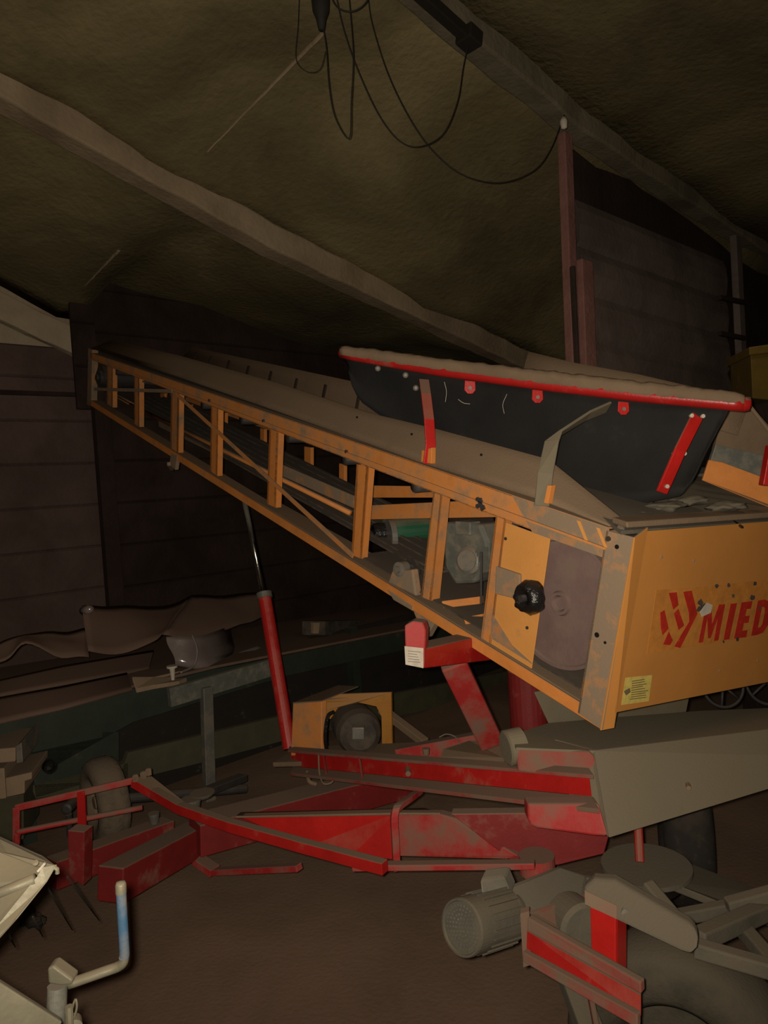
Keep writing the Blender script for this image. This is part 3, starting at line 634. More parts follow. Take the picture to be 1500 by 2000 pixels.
# cross bar on which the conveyor rests, end plate and label
bm = B(); y0 = 2.05
e = [D(790, 1222, y0), D(806, 1213, y0), D(826, 1216, y0), D(832, 1232, y0), D(829, 1305, y0), D(792, 1298, y0)]
prism(bm, [D(826, 1268, 2.05), D(958, 1238, 2.4), D(958, 1290, 2.4), D(829, 1306, 2.05)], V((-.02, .09, .0))); xb = obj('cross_bar', bm, 'red', cv, bevel=.004)
bm = B(); prism(bm, e, V((.012, .05, 0))); obj('end_cap', bm, 'red_dusty', xb, bevel=.004)
bm = B(); prism(bm, [D(790, 1262, y0 - .002), D(827, 1266, y0 - .002), D(827, 1305, y0 - .002), D(792, 1298, y0 - .002)], V((0, .001, 0))); lw = obj('rating_label', bm, 'white', xb)
bm = B()
for k in range(5):
    y = 1272 + k * 5; prism(bm, [D(797, y - 1, y0 - .003), D(822 - (k * 7) % 9, y + 1, y0 - .003), D(822 - (k * 7) % 9, y + 2.3, y0 - .003), D(797, y + .3, y0 - .003)], V((0, .0004, 0)))
obj('label_text', bm, 'grey', xb)
bm = B(); prism(bm, [S(806, 1192, .01), S(850, 1214, .01), S(832, 1246, .01), S(824, 1236, .01)], NV * .03); obj('gusset', bm, 'orange_worn', cv, bevel=.003)
bm = B(); prism(bm, [S(755, 1150, -.002), S(806, 1184, -.002), S(806, 1194, -.002), S(768, 1172, -.002)], NV * .02); obj('rail_foot', bm, 'orange_worn', cv, bevel=.003)
bm = B(); bar(bm, D(884, 1292, 2.35), D(960, 1450, 2.55), .085, .05, side=V((1, 0, .2))); obj('prop_leg', bm, 'red_dusty', cv, bevel=.006)

# ------------------------------------------------------------------ red wheeled chassis, low on the floor
chs = root('wheeled_chassis', 'low red wheeled chassis with drawbar rail and long flat steel arms under the conveyor', 'chassis', tuple(G(330, 1760)))
def boxbeam(p, q, wd, ht, mat, name, par=chs, side=None):
    bm = B(); bar(bm, p, q, wd, ht, side=side); return obj(name, bm, mat, par, bevel=.004)
boxbeam(D(215, 1728, 2.35), D(392, 1632, 2.85), .10, .11, 'red_old', 'box_beam')
boxbeam(D(100, 1706, 2.62), D(330, 1622, 3.0), .08, .10, 'red_old', 'box_beam')
bm = B(); A_ = [D(132, 1622, 2.5), D(165, 1625, 2.5), D(163, 1730, 2.5), D(134, 1712, 2.5)]; prism(bm, A_, V((.01, .05, 0))); obj('upright', bm, 'red_old', chs, bevel=.003)
boxbeam(D(380, 1632, 2.75), D(800, 1520, 3.3), .13, .12, 'red_old', 'cross_beam')
# rail
bm = B(); bar(bm, D(32, 1650, 2.55), D(32, 1577, 2.55), .012, .024); bar(bm, D(30, 1578, 2.55), D(262, 1524, 2.62), .012, .024); obj('guard_rail', bm, 'red_dusty', chs, bevel=.003)
bm = B(); tube(bm, smoothpts([D(32, 1650, 2.55), D(36, 1628, 2.55), D(60, 1620, 2.56), D(278, 1577, 2.68)], 6), .010, 10); obj('lower_rail', bm, 'red_dusty', chs, smooth=True)
bm = B(); prism(bm, [D(150, 1548, 2.58), D(165, 1545, 2.58), D(168, 1620, 2.58), D(152, 1622, 2.58)], V((0, .01, 0))); obj('rail_bracket', bm, 'red', chs)
# long flat arm
flat([D(262, 1526, 2.62), D(300, 1548, 2.58), D(352, 1578, 2.48), D(450, 1612, 2.32), D(600, 1654, 2.15), D(752, 1694, 2.0)], .034, .030, 'red', 'flat_arm', Z, chs)
bm = B(); prism(bm, [D(262, 1520, 2.60), D(296, 1516, 2.64), D(330, 1545, 2.62), D(368, 1572, 2.52), D(348, 1578, 2.50), D(300, 1546, 2.56)], Z * -.01); obj('dusty_plate', bm, 'dust', chs)
# plates
bm = B(); prism(bm, [D(470, 1596, 2.5), D(772, 1588, 2.32), D(775, 1680, 2.30), D(690, 1668, 2.33), D(600, 1655, 2.4)], V((.01, .03, 0))); obj('side_plate', bm, 'red_clean', chs, bevel=.002)
bm = B(); prism(bm, [D(460, 1598, 2.5), D(470, 1590, 2.7), D(830, 1582, 2.6), D(860, 1592, 2.25), D(772, 1592, 2.3)], Z * .008); obj('top_plate', bm, 'dust', chs, bevel=.002)
bm = B(); prism(bm, [D(772, 1590, 2.31), D(860, 1590, 2.25), D(900, 1600, 2.22), D(1012, 1672, 2.10), D(990, 1678, 2.12), D(775, 1672, 2.30)], V((.01, .03, 0))); obj('side_plate', bm, 'red_dusty', chs, bevel=.002)
bm = B(); prism(bm, [D(880, 1590, 2.16), D(1040, 1588, 2.12), D(1190, 1630, 2.08), D(1180, 1668, 2.08), D(1090, 1690, 2.10), D(1012, 1692, 2.12)], V((.01, .04, 0))); obj('swivel_plate', bm, 'red_old', chs, bevel=.003)
bm = B(); bar(bm, D(690, 1692, 2.12), D(1045, 1688, 1.98), .03, .018); obj('lower_arm', bm, 'red_dusty', chs, bevel=.003)
bm = B(); bar(bm, D(385, 1678, 2.75), D(420, 1702, 2.7), .05, .03); bar(bm, D(420, 1702, 2.7), D(585, 1694, 2.45), .03, .022); obj('tie_bar', bm, 'red_dusty', chs, bevel=.003)
bm = B(); lathe(bm, D(1048, 1670, 2.06), -Z, [(0, 0), (0, .05), (.05, .05), (.07, .035), (.07, 0)], 28); obj('pivot_hub', bm, 'red_dusty', chs)
# bent lever
flat(smoothpts([D(775, 1700, 2.2), D(772, 1640, 2.2), D(770, 1595, 2.2), D(778, 1576, 2.22), D(800, 1560, 2.3), D(820, 1545, 2.4)], 4), .022, .018, 'red_dusty', 'bent_lever', RX, chs)
# wheel with block tread
def wheel(name, c, ax_, R, wd, mat, par, n=48, rimr=.5, lug=.0):
    ax_ = V(ax_).normalized(); bm = B()
    prof = [(-wd * .30, R * rimr), (-wd * .48, R * (rimr + .12)), (-wd * .5, R * .80), (-wd * .42, R * .93), (-wd * .25, R * .99), (0, R), (wd * .25, R * .99), (wd * .42, R * .93), (wd * .5, R * .80), (wd * .48, R * (rimr + .12)), (wd * .30, R * rimr)]
    u = ax_.orthogonal().normalized(); v = ax_.cross(u); rings = []
    for t, r in prof + [prof[0]]:
        if len(rings) == len(prof): rings.append(rings[0]); break
        rings.append([bm.verts.new(c + ax_ * t + (u * math.cos(2 * math.pi * k / n) + v * math.sin(2 * math.pi * k / n)) * (r * (1 - (lug if (k % 2 and r > R * .9) else 0)))) for k in range(n)])
    for a, b in zip(rings, rings[1:]):
        for k in range(n): bm.faces.new((a[k], a[(k + 1) % n], b[(k + 1) % n], b[k]))
    ty = obj(name, bm, mat, par, smooth=True)
    bm = B(); lathe(bm, c, ax_, [(-wd * .26, R * .16), (-wd * .36, R * .14), (-wd * .36, 0)][::-1] + [(-wd * .1, R * .2), (-wd * .1, R * .46), (-wd * .30, R * (rimr + .02)), (wd * .30, R * (rimr + .02)), (wd * .1, R * .46), (wd * .1, 0)], 32)
    obj('wheel_rim', bm, 'dust' if mat == 'tyre' else mat, ty); return ty
wheel('tyre', D(205, 1562, 3.02), V((1, .75, .02)), .175, .125, 'tyre', chs, n=64, lug=.02)
bm = B(); tube(bm, [D(240, 1560, 3.0), D(480, 1540, 3.3)], .02, 12); obj('axle', bm, 'darkmetal', chs)
# hitch clutter
for (x, y, d, r, h) in ((372, 1560, 2.9, .040, .05), (395, 1548, 2.95, .05, .015), (300, 1588, 2.9, .022, .04)):
    bm = B(); lathe(bm, D(x, y, d), Z, [(-h, 0), (-h, r * .8), (-h * .2, r), (0, r), (0, 0)], 20); obj('hub_cap', bm, 'grey', chs)
bm = B(); bar(bm, D(405, 1545, 3.0), D(475, 1518, 3.2), .05, .03); obj('hitch_plate', bm, 'darkmetal', chs, bevel=.004)
for x, y in ((265, 1520), (280, 1514), (290, 1508)):
    bm = B(); lathe(bm, D(x, y, 2.6), Z, [(-.01, 0), (-.01, .012), (.01, .012), (.014, .006), (.014, 0)], 6); obj('nut', bm, 'dust', chs)
bm = B(); lathe(bm, D(134, 1576, 2.7), V((0, -1, 0)), [(-.05, 0), (-.05, .020), (.02, .020), (.024, .012), (.024, 0)], 16); obj('knob', bm, 'darkmetal', chs)
bm = B(); tube(bm, [D(134, 1590, 2.7), D(136, 1630, 2.72)], .012, 8); obj('knob_stem', bm, 'darkmetal', chs)
# power unit on the frame: sheet guard, yellow back plate, grey motor
bm = B(); prism(bm, [D(572, 1374, 3.1), D(628, 1370, 3.0), D(628, 1478, 3.0), D(568, 1476, 3.1)], V((.02, .02, 0))); pg = obj('motor_guard', bm, 'orange_dusty', chs, bevel=.003)
bm = B(); prism(bm, [D(572, 1374, 3.1), D(628, 1370, 3.0), D(700, 1342, 3.25), D(660, 1340, 3.35)], Z * .004); obj('guard_top', bm, 'dust', pg)
bm = B(); q = [D(628, 1370, 3.12), D(650, 1356, 3.14), D(764, 1352, 3.1), D(766, 1462, 3.1), D(746, 1462, 3.1), D(745, 1400, 3.1), D(735, 1380, 3.1), D(700, 1372, 3.1), D(660, 1382, 3.12), D(645, 1405, 3.12), D(628, 1390, 3.12)]
prism(bm, q, V((.005, .01, 0))); obj('motor_back_plate', bm, 'yellow', chs, bevel=.001)
bm = B(); lathe(bm, D(698, 1425, 3.05), V((.25, -1, 0)), [(-.12, 0), (-.12, .09), (.02, .095), (.06, .085), (.08, .06), (.08, 0)], 32); em_ = obj('electric_motor', bm, 'belt', chs)
bm = B(); bar(bm, D(700, 1418, 2.94), D(700, 1442, 2.94), .05, .04, side=V((1, 0, 0))); obj('terminal_box', bm, 'grey', em_, bevel=.004)
bm = B(); tube(bm, smoothpts([D(640, 1478, 3.0), D(635, 1440, 2.98), D(640, 1400, 3.0), D(652, 1390, 3.02)], 5), .008, 8); obj('drive_belt', bm, 'grease', chs)
boxbeam(D(560, 1478, 3.2), D(800, 1470, 2.9), .2, .02, 'dust', 'motor_platform')
boxbeam(D(780, 1478, 2.8), D(955, 1446, 2.65), .05, .07, 'red_dusty', 'sloping_member')
boxbeam(D(745, 1385, 3.2), D(830, 1450, 3.0), .04, .03, 'dust', 'brace')
bm = B(); prism(bm, [D(868, 1482, 2.5), D(920, 1466, 2.6), D(985, 1470, 2.5), D(990, 1502, 2.4), D(862, 1500, 2.45)], V((0, .05, .02))); obj('dusty_block', bm, 'dust', chs, bevel=.006)
bm = B(); lathe(bm, D(832, 1468, 2.55), Z, [(-.01, 0), (-.01, .011), (.012, .013), (.012, 0)], 10); obj('cap', bm, 'dust', chs)
bm = B(); tube(bm, smoothpts([D(858, 1440, 2.6), D(872, 1434, 2.6), D(890, 1440, 2.6), D(900, 1460, 2.6), D(898, 1474, 2.6)], 6), .0022, 6); obj('grease_line', bm, 'grey', chs)
bm = B(); tube(bm, smoothpts([D(622, 1474, 2.9), D(624, 1510, 2.85), D(632, 1530, 2.8), D(648, 1528, 2.8), D(655, 1512, 2.8)], 6), .0035, 6); tube(bm, smoothpts([D(600, 1508, 2.95), D(604, 1526, 2.9), D(618, 1532, 2.9)], 5), .008, 8); obj('hose', bm, 'dust', chs)
# long red channel arm running out to the near bracket
TL, TR, BL_, BR = D(562, 1470, 3.08), D(1160, 1522, 1.80), D(568, 1505, 3.05), D(1166, 1572, 1.78)
bk = V((.02, 1, 0)).normalized() * .05
bm = B(); prism(bm, [TL + bk, TR + bk, BR + bk, BL_ + bk], bk * .12); arm = obj('channel_arm', bm, 'red', chs)
bm = B(); prism(bm, [TL, TR, TR + bk, TL + bk], Z * .010); obj('upper_flange', bm, 'red_veiled', arm, bevel=.002)
bm = B(); prism(bm, [BL_ - bk * .5, BR - bk * .5, BR + bk, BL_ + bk], Z * -.012); obj('lower_flange', bm, 'red_veiled', arm, bevel=.002)
for t in (.18, .34):
    a, b = lerp(TL, TR, t), lerp(BL_, BR, t); bm = B(); prism(bm, [a, a + (TR - TL).normalized() * .01, b + (TR - TL).normalized() * .01, b], bk); obj('stiffener', bm, 'red_dusty', arm)
bm = B(); lathe(bm, lerp(lerp(TL, TR, .52), lerp(BL_, BR, .52), .5), V((0, -1, 0)), [(-.04, 0), (-.04, .009), (.004, .009), (.004, 0)], 10); obj('bolt', bm, 'dust', arm)

# ------------------------------------------------------------------ grey dusty feed elevator at the right
fe = root('feed_elevator', 'wide grey dust-covered sheet metal feeder with red end brackets, electric motor and big tyre', 'machine', tuple(G(1300, 1985)))
P1, P2, P3, P4 = D(1160, 1466, 1.92), D(1190, 1636, 1.76), D(1700, 1480, 2.10), D(1700, 1400, 2.25)
bm = B(); prism(bm, [P1, P2, P3, P4], V((.0, .006, .0))); sh_ = obj('front_sheet', bm, 'dust_grey', fe, bevel=.001)
tn = (P4 - P1).cross(D(1072, 1412, 2.20) - P1).normalized()
def TS(x, y): return hit(x, y, P1, tn)
bm = B(); prism(bm, [TS(1160, 1466), P4, TS(1700, 1372), TS(1500, 1383), TS(1372, 1388), TS(1210, 1400), TS(1072, 1412), TS(998, 1436), TS(1008, 1460)], tn * (-.006 if tn.z > 0 else .006)); obj('top_sheet', bm, 'dust_grey', fe)
un = VF.cross(Z); u0 = TS(1072, 1412)
bm = B(); prism(bm, [hit(x, y, u0, un) for x, y in ((1072, 1414), (1210, 1402), (1340, 1390), (1352, 1330), (1210, 1325), (1043, 1352))], V((0, .008, 0))); obj('rear_upstand', bm, 'dust_grey', fe)
bm = B(); prism(bm, plan([(1008, 1464), (1152, 1468), (1162, 1478), (1166, 1524), (1012, 1508)], (1010, 1462, 1.98), (1162, 1468, 1.905), (1162, 1530, 1.895)), V((.0, .03, 0))); obj('upper_bracket', bm, 'red_veiled', fe, bevel=.006)
bm = B(); prism(bm, plan([(1030, 1570), (1170, 1570), (1188, 1634), (1160, 1633), (1050, 1618), (1036, 1612), (1031, 1600)], (1030, 1576, 1.87), (1170, 1570, 1.79), (1188, 1634, 1.765)), V((.0, .05, 0))); obj('lower_bracket', bm, 'red_dusty', fe, bevel=.006)
bm = B(); c = D(987, 1462, 2.02); lathe(bm, c, V((.96, .25, .06)), [(0, 0), (0, .042), (.004, .049), (.05, .049), (.05, 0)], 32); obj('end_roller', bm, 'dust_grey', fe)
bm = B(); prism(bm, [P1 + V((0, .004, 0)), P2 + V((0, .004, 0)), P2 + V((-.05, .16, .02)), P1 + V((-.08, .1, 0))], V((.006, 0, 0))); obj('side_sheet', bm, 'dust_grey', fe)
bm = B(); lathe(bm, D(1345, 1538, 1.86), V((-.3, -1, 0)), [(-.02, 0), (-.02, .006), (.004, .006), (.004, 0)], 8); obj('bolt', bm, 'dust', sh_)
# hose loops and spoked handwheel above the sheet
hw = B(); c = D(1412, 1340, 2.75)
pts = [c + V((math.cos(a), .25 * math.sin(a), math.sin(a))) * .075 for a in [i * 2 * math.pi / 40 for i in range(41)]]; tube(hw, pts, .006, 8)
for k in range(6): a = k * math.pi / 3 + .3; tube(hw, [c, c + V((math.cos(a), .25 * math.sin(a), math.sin(a))) * .075], .005, 6)
obj('handwheel', hw, 'darkmetal', fe, smooth=True)
hw = B(); c = D(1500, 1330, 2.8)
pts = [c + V((math.cos(a), .25 * math.sin(a), math.sin(a))) * .085 for a in [i * 2 * math.pi / 40 for i in range(41)]]; tube(hw, pts, .006, 8)
for k in range(6): a = k * math.pi / 3 + .6; tube(hw, [c, c + V((math.cos(a), .25 * math.sin(a), math.sin(a))) * .085], .005, 6)
obj('handwheel', hw, 'darkmetal', fe, smooth=True)
# electric motor with perforated fan cowl
c = D(900, 1812, 1.60); axm = (D(1050, 1768, 1.78) - c).normalized()
bm = B(); lathe(bm, c, axm, [(.004, 0), (.004, .052), (0, .054), (0, .058), (.006, .060), (.155, .060), (.16, .048), (.185, .044), (.185, 0)], 44); mo = obj('electric_motor', bm, 'dust_dark', fe)
bm = B(); u = axm.orthogonal().normalized(); v = axm.cross(u)
for i in range(6):
    for k in range(max(1, i * 6)):
        a = k * 2 * math.pi / max(1, i * 6); p = c + (u * math.cos(a) + v * math.sin(a)) * (.0088 * i); tube(bm, [p - axm * .0008 + axm * .004, p + axm * .005], .0022, 6)
obj('cowl_holes', bm, 'castiron', mo)
bm = B()
for k in range(22):
    a = k * 2 * math.pi / 22; d = u * math.cos(a) + v * math.sin(a); bar(bm, c + axm * .045 + d * .061, c + axm * .15 + d * .061, .003, .006, side=axm.cross(d))
obj('cooling_fins', bm, 'dust_dark', mo)
bm = B(); prism(bm, [D(937, 1718, 1.68), D(985, 1712, 1.72), D(1000, 1748, 1.70), D(960, 1762, 1.66), D(940, 1745, 1.66)], V((.02, .05, 0))); obj('terminal_box', bm, 'castiron', mo, bevel=.006)
bm = B(); prism(bm, [D(985, 1730, 1.72), D(1090, 1690, 1.9), D(1150, 1710, 1.9), D(1140, 1760, 1.8), D(1045, 1795, 1.68)], V((0, .02, -.02))); obj('gear_housing', bm, 'castiron', fe, bevel=.012)
# red frame round the motor
bm = B(); prism(bm, [D(1016, 1785, 1.52), D(1034, 1780, 1.53), D(1038, 1885, 1.50), D(1022, 1890, 1.49)], V((.004, .02, 0))); obj('end_plate', bm, 'red_veiled', fe, bevel=.001)
A_, B_, C_, D_ = D(1030, 1792, 1.52), D(1252, 1935, 1.28), D(1252, 2000, 1.26), D(1028, 1868, 1.50)
back = V((.02, .05, 0))
bm = B(); prism(bm, [lerp(A_, D_, .35), lerp(B_, C_, .15), lerp(B_, C_, .75), lerp(A_, D_, .8)], V((.004, .012, 0))); obj('channel_web', bm, 'red', fe)
bm = B(); prism(bm, [lerp(A_, D_, .8), lerp(B_, C_, .6), C_, D_ + Z * -.004], V((-.01, -.01, 0))); obj('channel_flange', bm, 'red_veiled', fe, bevel=.002)
bm = B(); prism(bm, [A_, lerp(A_, D_, .35), lerp(B_, C_, .12), B_ + V((0, 0, .015))], V((.012, .012, 0))); obj('channel_top', bm, 'red_veiled', fe, bevel=.003)
bm = B(); prism(bm, [D(1034, 1784, 1.58), D(1145, 1748, 1.72), D(1150, 1850, 1.66), D(1112, 1826, 1.6)], V((.004, .01, 0))); obj('back_plate', bm, 'red_veiled', fe)
bm = B(); prism(bm, [D(1152, 1770, 1.46), D(1202, 1790, 1.42), D(1202, 1900, 1.40), D(1155, 1872, 1.44)], V((.008, .006, 0))); prism(bm, [D(1202, 1790, 1.42), D(1224, 1790, 1.46), D(1224, 1915, 1.44), D(1202, 1902, 1.40)], V((.0, .006, 0))); obj('red_upright', bm, 'red_clean', fe, bevel=.002)
bm = B(); lathe(bm, D(1130, 1808, 1.62), V((.3, -1, .1)), [(-.05, 0), (-.05, .055), (.02, .058), (.03, .05), (.03, 0)], 28); obj('belt_cover', bm, 'dust_dark', fe)
bm = B(); ap, aq = D(1142, 1766, 1.44), D(1330, 1858, 1.29); an = (aq - ap).cross(V((.1, .8, .6))).normalized()
pts = [hit(x, y, ap, an) for x, y in ((1140, 1732), (1160, 1715), (1200, 1718), (1345, 1802), (1358, 1814), (1365, 1832), (1362, 1852), (1350, 1864), (1330, 1858), (1142, 1768))]
prism(bm, pts, V((.012, .03, -.004))); ta = obj('top_arm', bm, 'dust_dark', fe, bevel=.006)
bm = B(); prism(bm, [hit(x, y, ap, an) for x, y in ((1142, 1738), (1205, 1768), (1205, 1794), (1143, 1765))], V((-.001, -.002, 0))); obj('bare_paint', bm, 'red', ta)
bm = B(); lathe(bm, D(1222, 1782, 1.39), V((-.3, -1, 0)), [(-.02, 0), (-.02, .010), (.004, .008), (.004, 0)], 10); obj('bolt', bm, 'castiron', ta)
# turntable plate and outrigger beams
bm = B(); c = D(1262, 1688, 1.92); lathe(bm, c, Z, [(-.012, 0), (-.012, .115), (.0, .115), (.0, 0)], 48); tt = obj('turntable', bm, 'dust_dark', fe)
bm = B(); lathe(bm, c - Z * .012, -Z, [(0, 0), (0, .085), (.04, .085), (.05, .07), (.05, 0)], 36); obj('slewing_ring', bm, 'grease', tt)
bm = B(); prism(bm, [D(1290, 1665, 2.05), D(1520, 1750, 1.95), D(1520, 1800, 1.80), D(1440, 1775, 1.72), D(1300, 1720, 1.85)], V((0, 0, -.02))); obj('deck_plate', bm, 'dust_dark', fe, bevel=.003)
for a, b, d1, d2, w_ in (((1262, 1728), (1322, 1800), 1.7, 1.62, .03), ((1320, 1792), (1520, 1755), 1.75, 1.7, .03), ((1362, 1835), (1500, 1775), 1.45, 1.6, .035), ((1355, 1850), (1530, 1900), 1.4, 1.35, .03), ((1430, 1790), (1520, 1895), 1.6, 1.4, .03), ((1420, 1770), (1530, 1740), 1.6, 1.6, .03)):
    boxbeam(D(*a, d1), D(*b, d2), w_, w_, 'dust_dark', 'frame_strut', fe)
bm = B(); tube(bm, [D(1246, 1612, 1.98), D(1250, 1684, 1.93)], .012, 12); obj('red_pin', bm, 'red', fe)
boxbeam(D(1112, 1905, 1.6), D(1170, 2060, 1.45), .05, .04, 'dust_dark', 'front_leg', fe)
boxbeam(D(1150, 1930, 1.55), D(1175, 2060, 1.42), .012, .03, 'red_veiled', 'front_leg', fe)
bm = B(); tube(bm, [D(1120, 1730, 1.9), D(1290, 1760, 1.9)], .03, 14); obj('axle', bm, 'castiron', fe)
wheel('tyre', V((D(1330, 1900, 1.55).x, D(1330, 1900, 1.55).y + .02, .22)) + V((0, 0, .02)), V((.55, 1, .0)), .24, .17, 'tyre_grey', fe, n=64, lug=.0)
bw = wheel('tyre', D(1335, 1620, 2.6), V((1, -.30, .0)), .26, .16, 'tyre_dark', fe, n=48)
# dark machinery beneath
bm = B(); lathe(bm, D(1036, 1455, 2.9), Z, [(-.16, 0), (-.16, .075), (.30, .075), (.34, .05), (.36, .02), (.36, 0)], 24)
rd = obj('red_cylinder', bm, 'red_old', fe, smooth=False)

# ------------------------------------------------------------------ green flatbed trailer along the back wall
gt = root('flatbed_trailer', 'dark green flatbed trailer parked along the back wall, covered with dusty sheets', 'trailer', tuple(G(400, 1560)))
def line(pl, pr, cl, cr): return D(*pl, cl), D(*pr, cr)
CT = 5.55
def T(px, py, c=CT): return W(px, py, c - 0.9)
bm = B(); prism(bm, [T(-150, 1435), T(-20, 1412), T(420, 1305), T(900, 1210), T(1050, 1180), T(1050, 1210), T(900, 1245), T(560, 1320), T(260, 1410), T(100, 1500), T(30, 1470), T(-150, 1500)], WN * .03); obj('side_panel', bm, 'green', gt)
bm = B(); prism(bm, [T(-200, 1425), T(-20, 1406), T(420, 1300), T(1050, 1178), T(1050, 1178) + WN * .95, T(-200, 1425) + WN * .95], -Z * .02); obj('deck', bm, 'card', gt)
bm = B(); prism(bm, [T(60, 1470), T(200, 1440), T(200, 1520), T(70, 1558)], WN * .04); prism(bm, [T(200, 1430), T(232, 1430), T(232, 1510), T(200, 1520)], WN * .04); obj('tail_board', bm, 'green', gt)
bm = B(); prism(bm, [T(250, 1470), T(560, 1396), T(1100, 1290), T(1100, 1330), T(560, 1445), T(400, 1488), T(230, 1530)], WN * .03); obj('lower_board', bm, 'olive', gt)
bm = B(); prism(bm, [T(60, 1535), T(250, 1490), T(250, 1525), T(70, 1560)], WN * .05); obj('lower_board', bm, 'olive', gt)
bm = B(); bar(bm, T(403, 1342, 5.42), V((T(412, 1600, 5.42).x, T(412, 1600, 5.42).y, 0)), .055, .04, side=WD); obj('support_leg', bm, 'grey', gt, bevel=.004)
bm = B(); bar(bm, T(330, 1362, 5.45), T(540, 1300, 5.45), .03, .09, side=WN); obj('grey_strip', bm, 'castiron', gt)
bm = B(); c = T(98, 1498, 5.5); lathe(bm, c, -WN, [(-.02, .018), (.01, .018), (.01, .028), (-.02, .028), (-.02, .018)], 24); obj('coupling_ring', bm, 'grease', gt)
for x in (40, 700, 1000):
    p = T(x, 1450, 5.8); bm = B(); bar(bm, V((p.x, p.y, 0)), V((p.x, p.y, .62)), .06, .06, side=WD); obj('support_leg', bm, 'green', gt)
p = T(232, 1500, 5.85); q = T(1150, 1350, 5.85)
bm = B(); prism(bm, [V((p.x, p.y, .02)), V((q.x, q.y, .02)), V((q.x, q.y, .60)), V((p.x, p.y, .60))], WN * .05); obj('under_trailer_shade', bm, 'wire', gt)  # near-black panel added to stand in for the shade under the trailer
# loads on it
def sheet(name, label, cat, A, Bq, mat, nv=6, t=.006, wob=.02, group=None, sc=4):
    bm = B(); grid(bm, A, Bq, nv, V((0, 0, -t)), wob, sc); o = obj(name, bm, mat, smooth=True); return tag(o, label, cat, group)
sheet('tarpaulin', 'brown dusty sheet on the trailer with its corner raised at a shiny knob', 'sheet',
      smoothpts([T(160, 1188, 5.95), T(230, 1182, 6.1), T(330, 1176, 6.25), T(372, 1164, 6.3)], 5), smoothpts([T(172, 1268, 5.6), T(240, 1272, 5.6), T(300, 1255, 5.6), T(318, 1238, 5.65)], 5), 'card', wob=.022)
sheet('tarpaulin', 'flat brown sheet propped up on the trailer behind the red ram barrel', 'sheet',
      smoothpts([T(372, 1163, 6.3), T(450, 1160, 6.4), T(520, 1160, 6.5)], 5), smoothpts([T(316, 1238, 5.7), T(400, 1240, 5.8), T(512, 1205, 6.2)], 5), 'card', wob=.02)
sheet('tarpaulin', 'crumpled brown sheet sagging over the left end of the trailer load', 'sheet',
      smoothpts([T(-60, 1275, 5.8), T(20, 1245, 5.8), T(60, 1232, 5.85), T(130, 1230, 5.9), T(168, 1222, 5.9)], 5), smoothpts([T(-60, 1310, 5.6), T(10, 1285, 5.6), T(50, 1252, 5.62), T(120, 1280, 5.6), T(174, 1284, 5.6)], 5), 'card', wob=.025, sc=6)
sheet('board', 'flat brown board lying along the front edge of the trailer deck', 'board',
      [T(-60, 1372, 5.7), T(120, 1340, 5.75), T(248, 1313, 5.8)], [T(-60, 1422, 5.45), T(120, 1382, 5.45), T(258, 1345, 5.48)], 'card', wob=.004, t=.012)
sheet('board', 'darker brown board lying on the trailer deck behind the front one', 'board',
      [T(-60, 1340, 5.95), T(120, 1300, 6.05), T(300, 1270, 6.15)], [T(-60, 1368, 5.75), T(120, 1336, 5.8), T(290, 1305, 5.85)], 'card', wob=.006, t=.012)
bm = B(); prism(bm, [T(258, 1322, 5.5), T(300, 1322, 5.55), T(352, 1310, 5.6), T(378, 1318, 5.6), T(350, 1330, 5.5), T(300, 1338, 5.48), T(266, 1345, 5.46)], -Z * .02); tag(obj('plank', bm, 'wood', bevel=.002), 'pale curled strip of wood on the trailer edge below the sheets', 'plank')
bm = B(); lathe(bm, T(337, 1316, 5.5), Z, [(-.03, 0), (-.03, .008), (.03, .014), (.03, .026), (.04, .026), (.04, 0)], 14); tag(obj('metal_cap', bm, 'white'), 'small pale metal cap standing on the curled wood strip', 'cap')
bm = B(); grid(bm, [T(330, 1245, 5.6), T(400, 1242, 5.7), T(460, 1225, 5.9)], [T(345, 1300, 5.55), T(400, 1310, 5.6), T(455, 1300, 5.75)], 8, WN * .003, .10, 9); tag(obj('plastic_film', bm, 'plastic', smooth=True), 'crumpled plastic film hanging below the propped brown sheet', 'plastic')
bm = B(); grid(bm, [T(470, 1275, 5.8), T(500, 1262, 5.85), T(528, 1270, 5.9)], [T(448, 1305, 5.7), T(490, 1296, 5.7), T(528, 1288, 5.75)], 6, WN * .003, .06, 12); tag(obj('plastic_film', bm, 'plastic', smooth=True), 'small shiny scrap of plastic film lying right against the red ram', 'plastic')
bm = B(); lathe(bm, T(166, 1192, 5.9), V((1, -.5, .2)), [(-.02, 0), (-.02, .018), (.03, .022), (.05, .012), (.05, 0)], 16); tag(obj('shiny_knob', bm, 'plastic', smooth=True), 'small shiny knob poking out at the corner of the brown sheet', 'knob')
bm = B(); tube(bm, smoothpts([T(375, 1240, 5.55), T(385, 1270, 5.5), T(378, 1300, 5.5), T(352, 1314, 5.48)], 6), .006, 6); tag(obj('string', bm, 'grey', smooth=True), 'thin string looping down from the brown sheet to the wood strip', 'string')
bm = B(); bar(bm, T(612, 1227, 5.9), T(720, 1222, 6.4), .16, .085); tag(obj('long_box', bm, 'belt', bevel=.004), 'long dark box with a pale end lying on the trailer behind the red ram', 'box')
bm = B(); prism(bm, [T(613, 1216, 5.85), T(636, 1216, 5.85), T(638, 1237, 5.85), T(613, 1238, 5.85)], WN * .03); tag(obj('wooden_block', bm, 'wood', bevel=.003), 'small pale wooden block at the end of the long dark box', 'block')
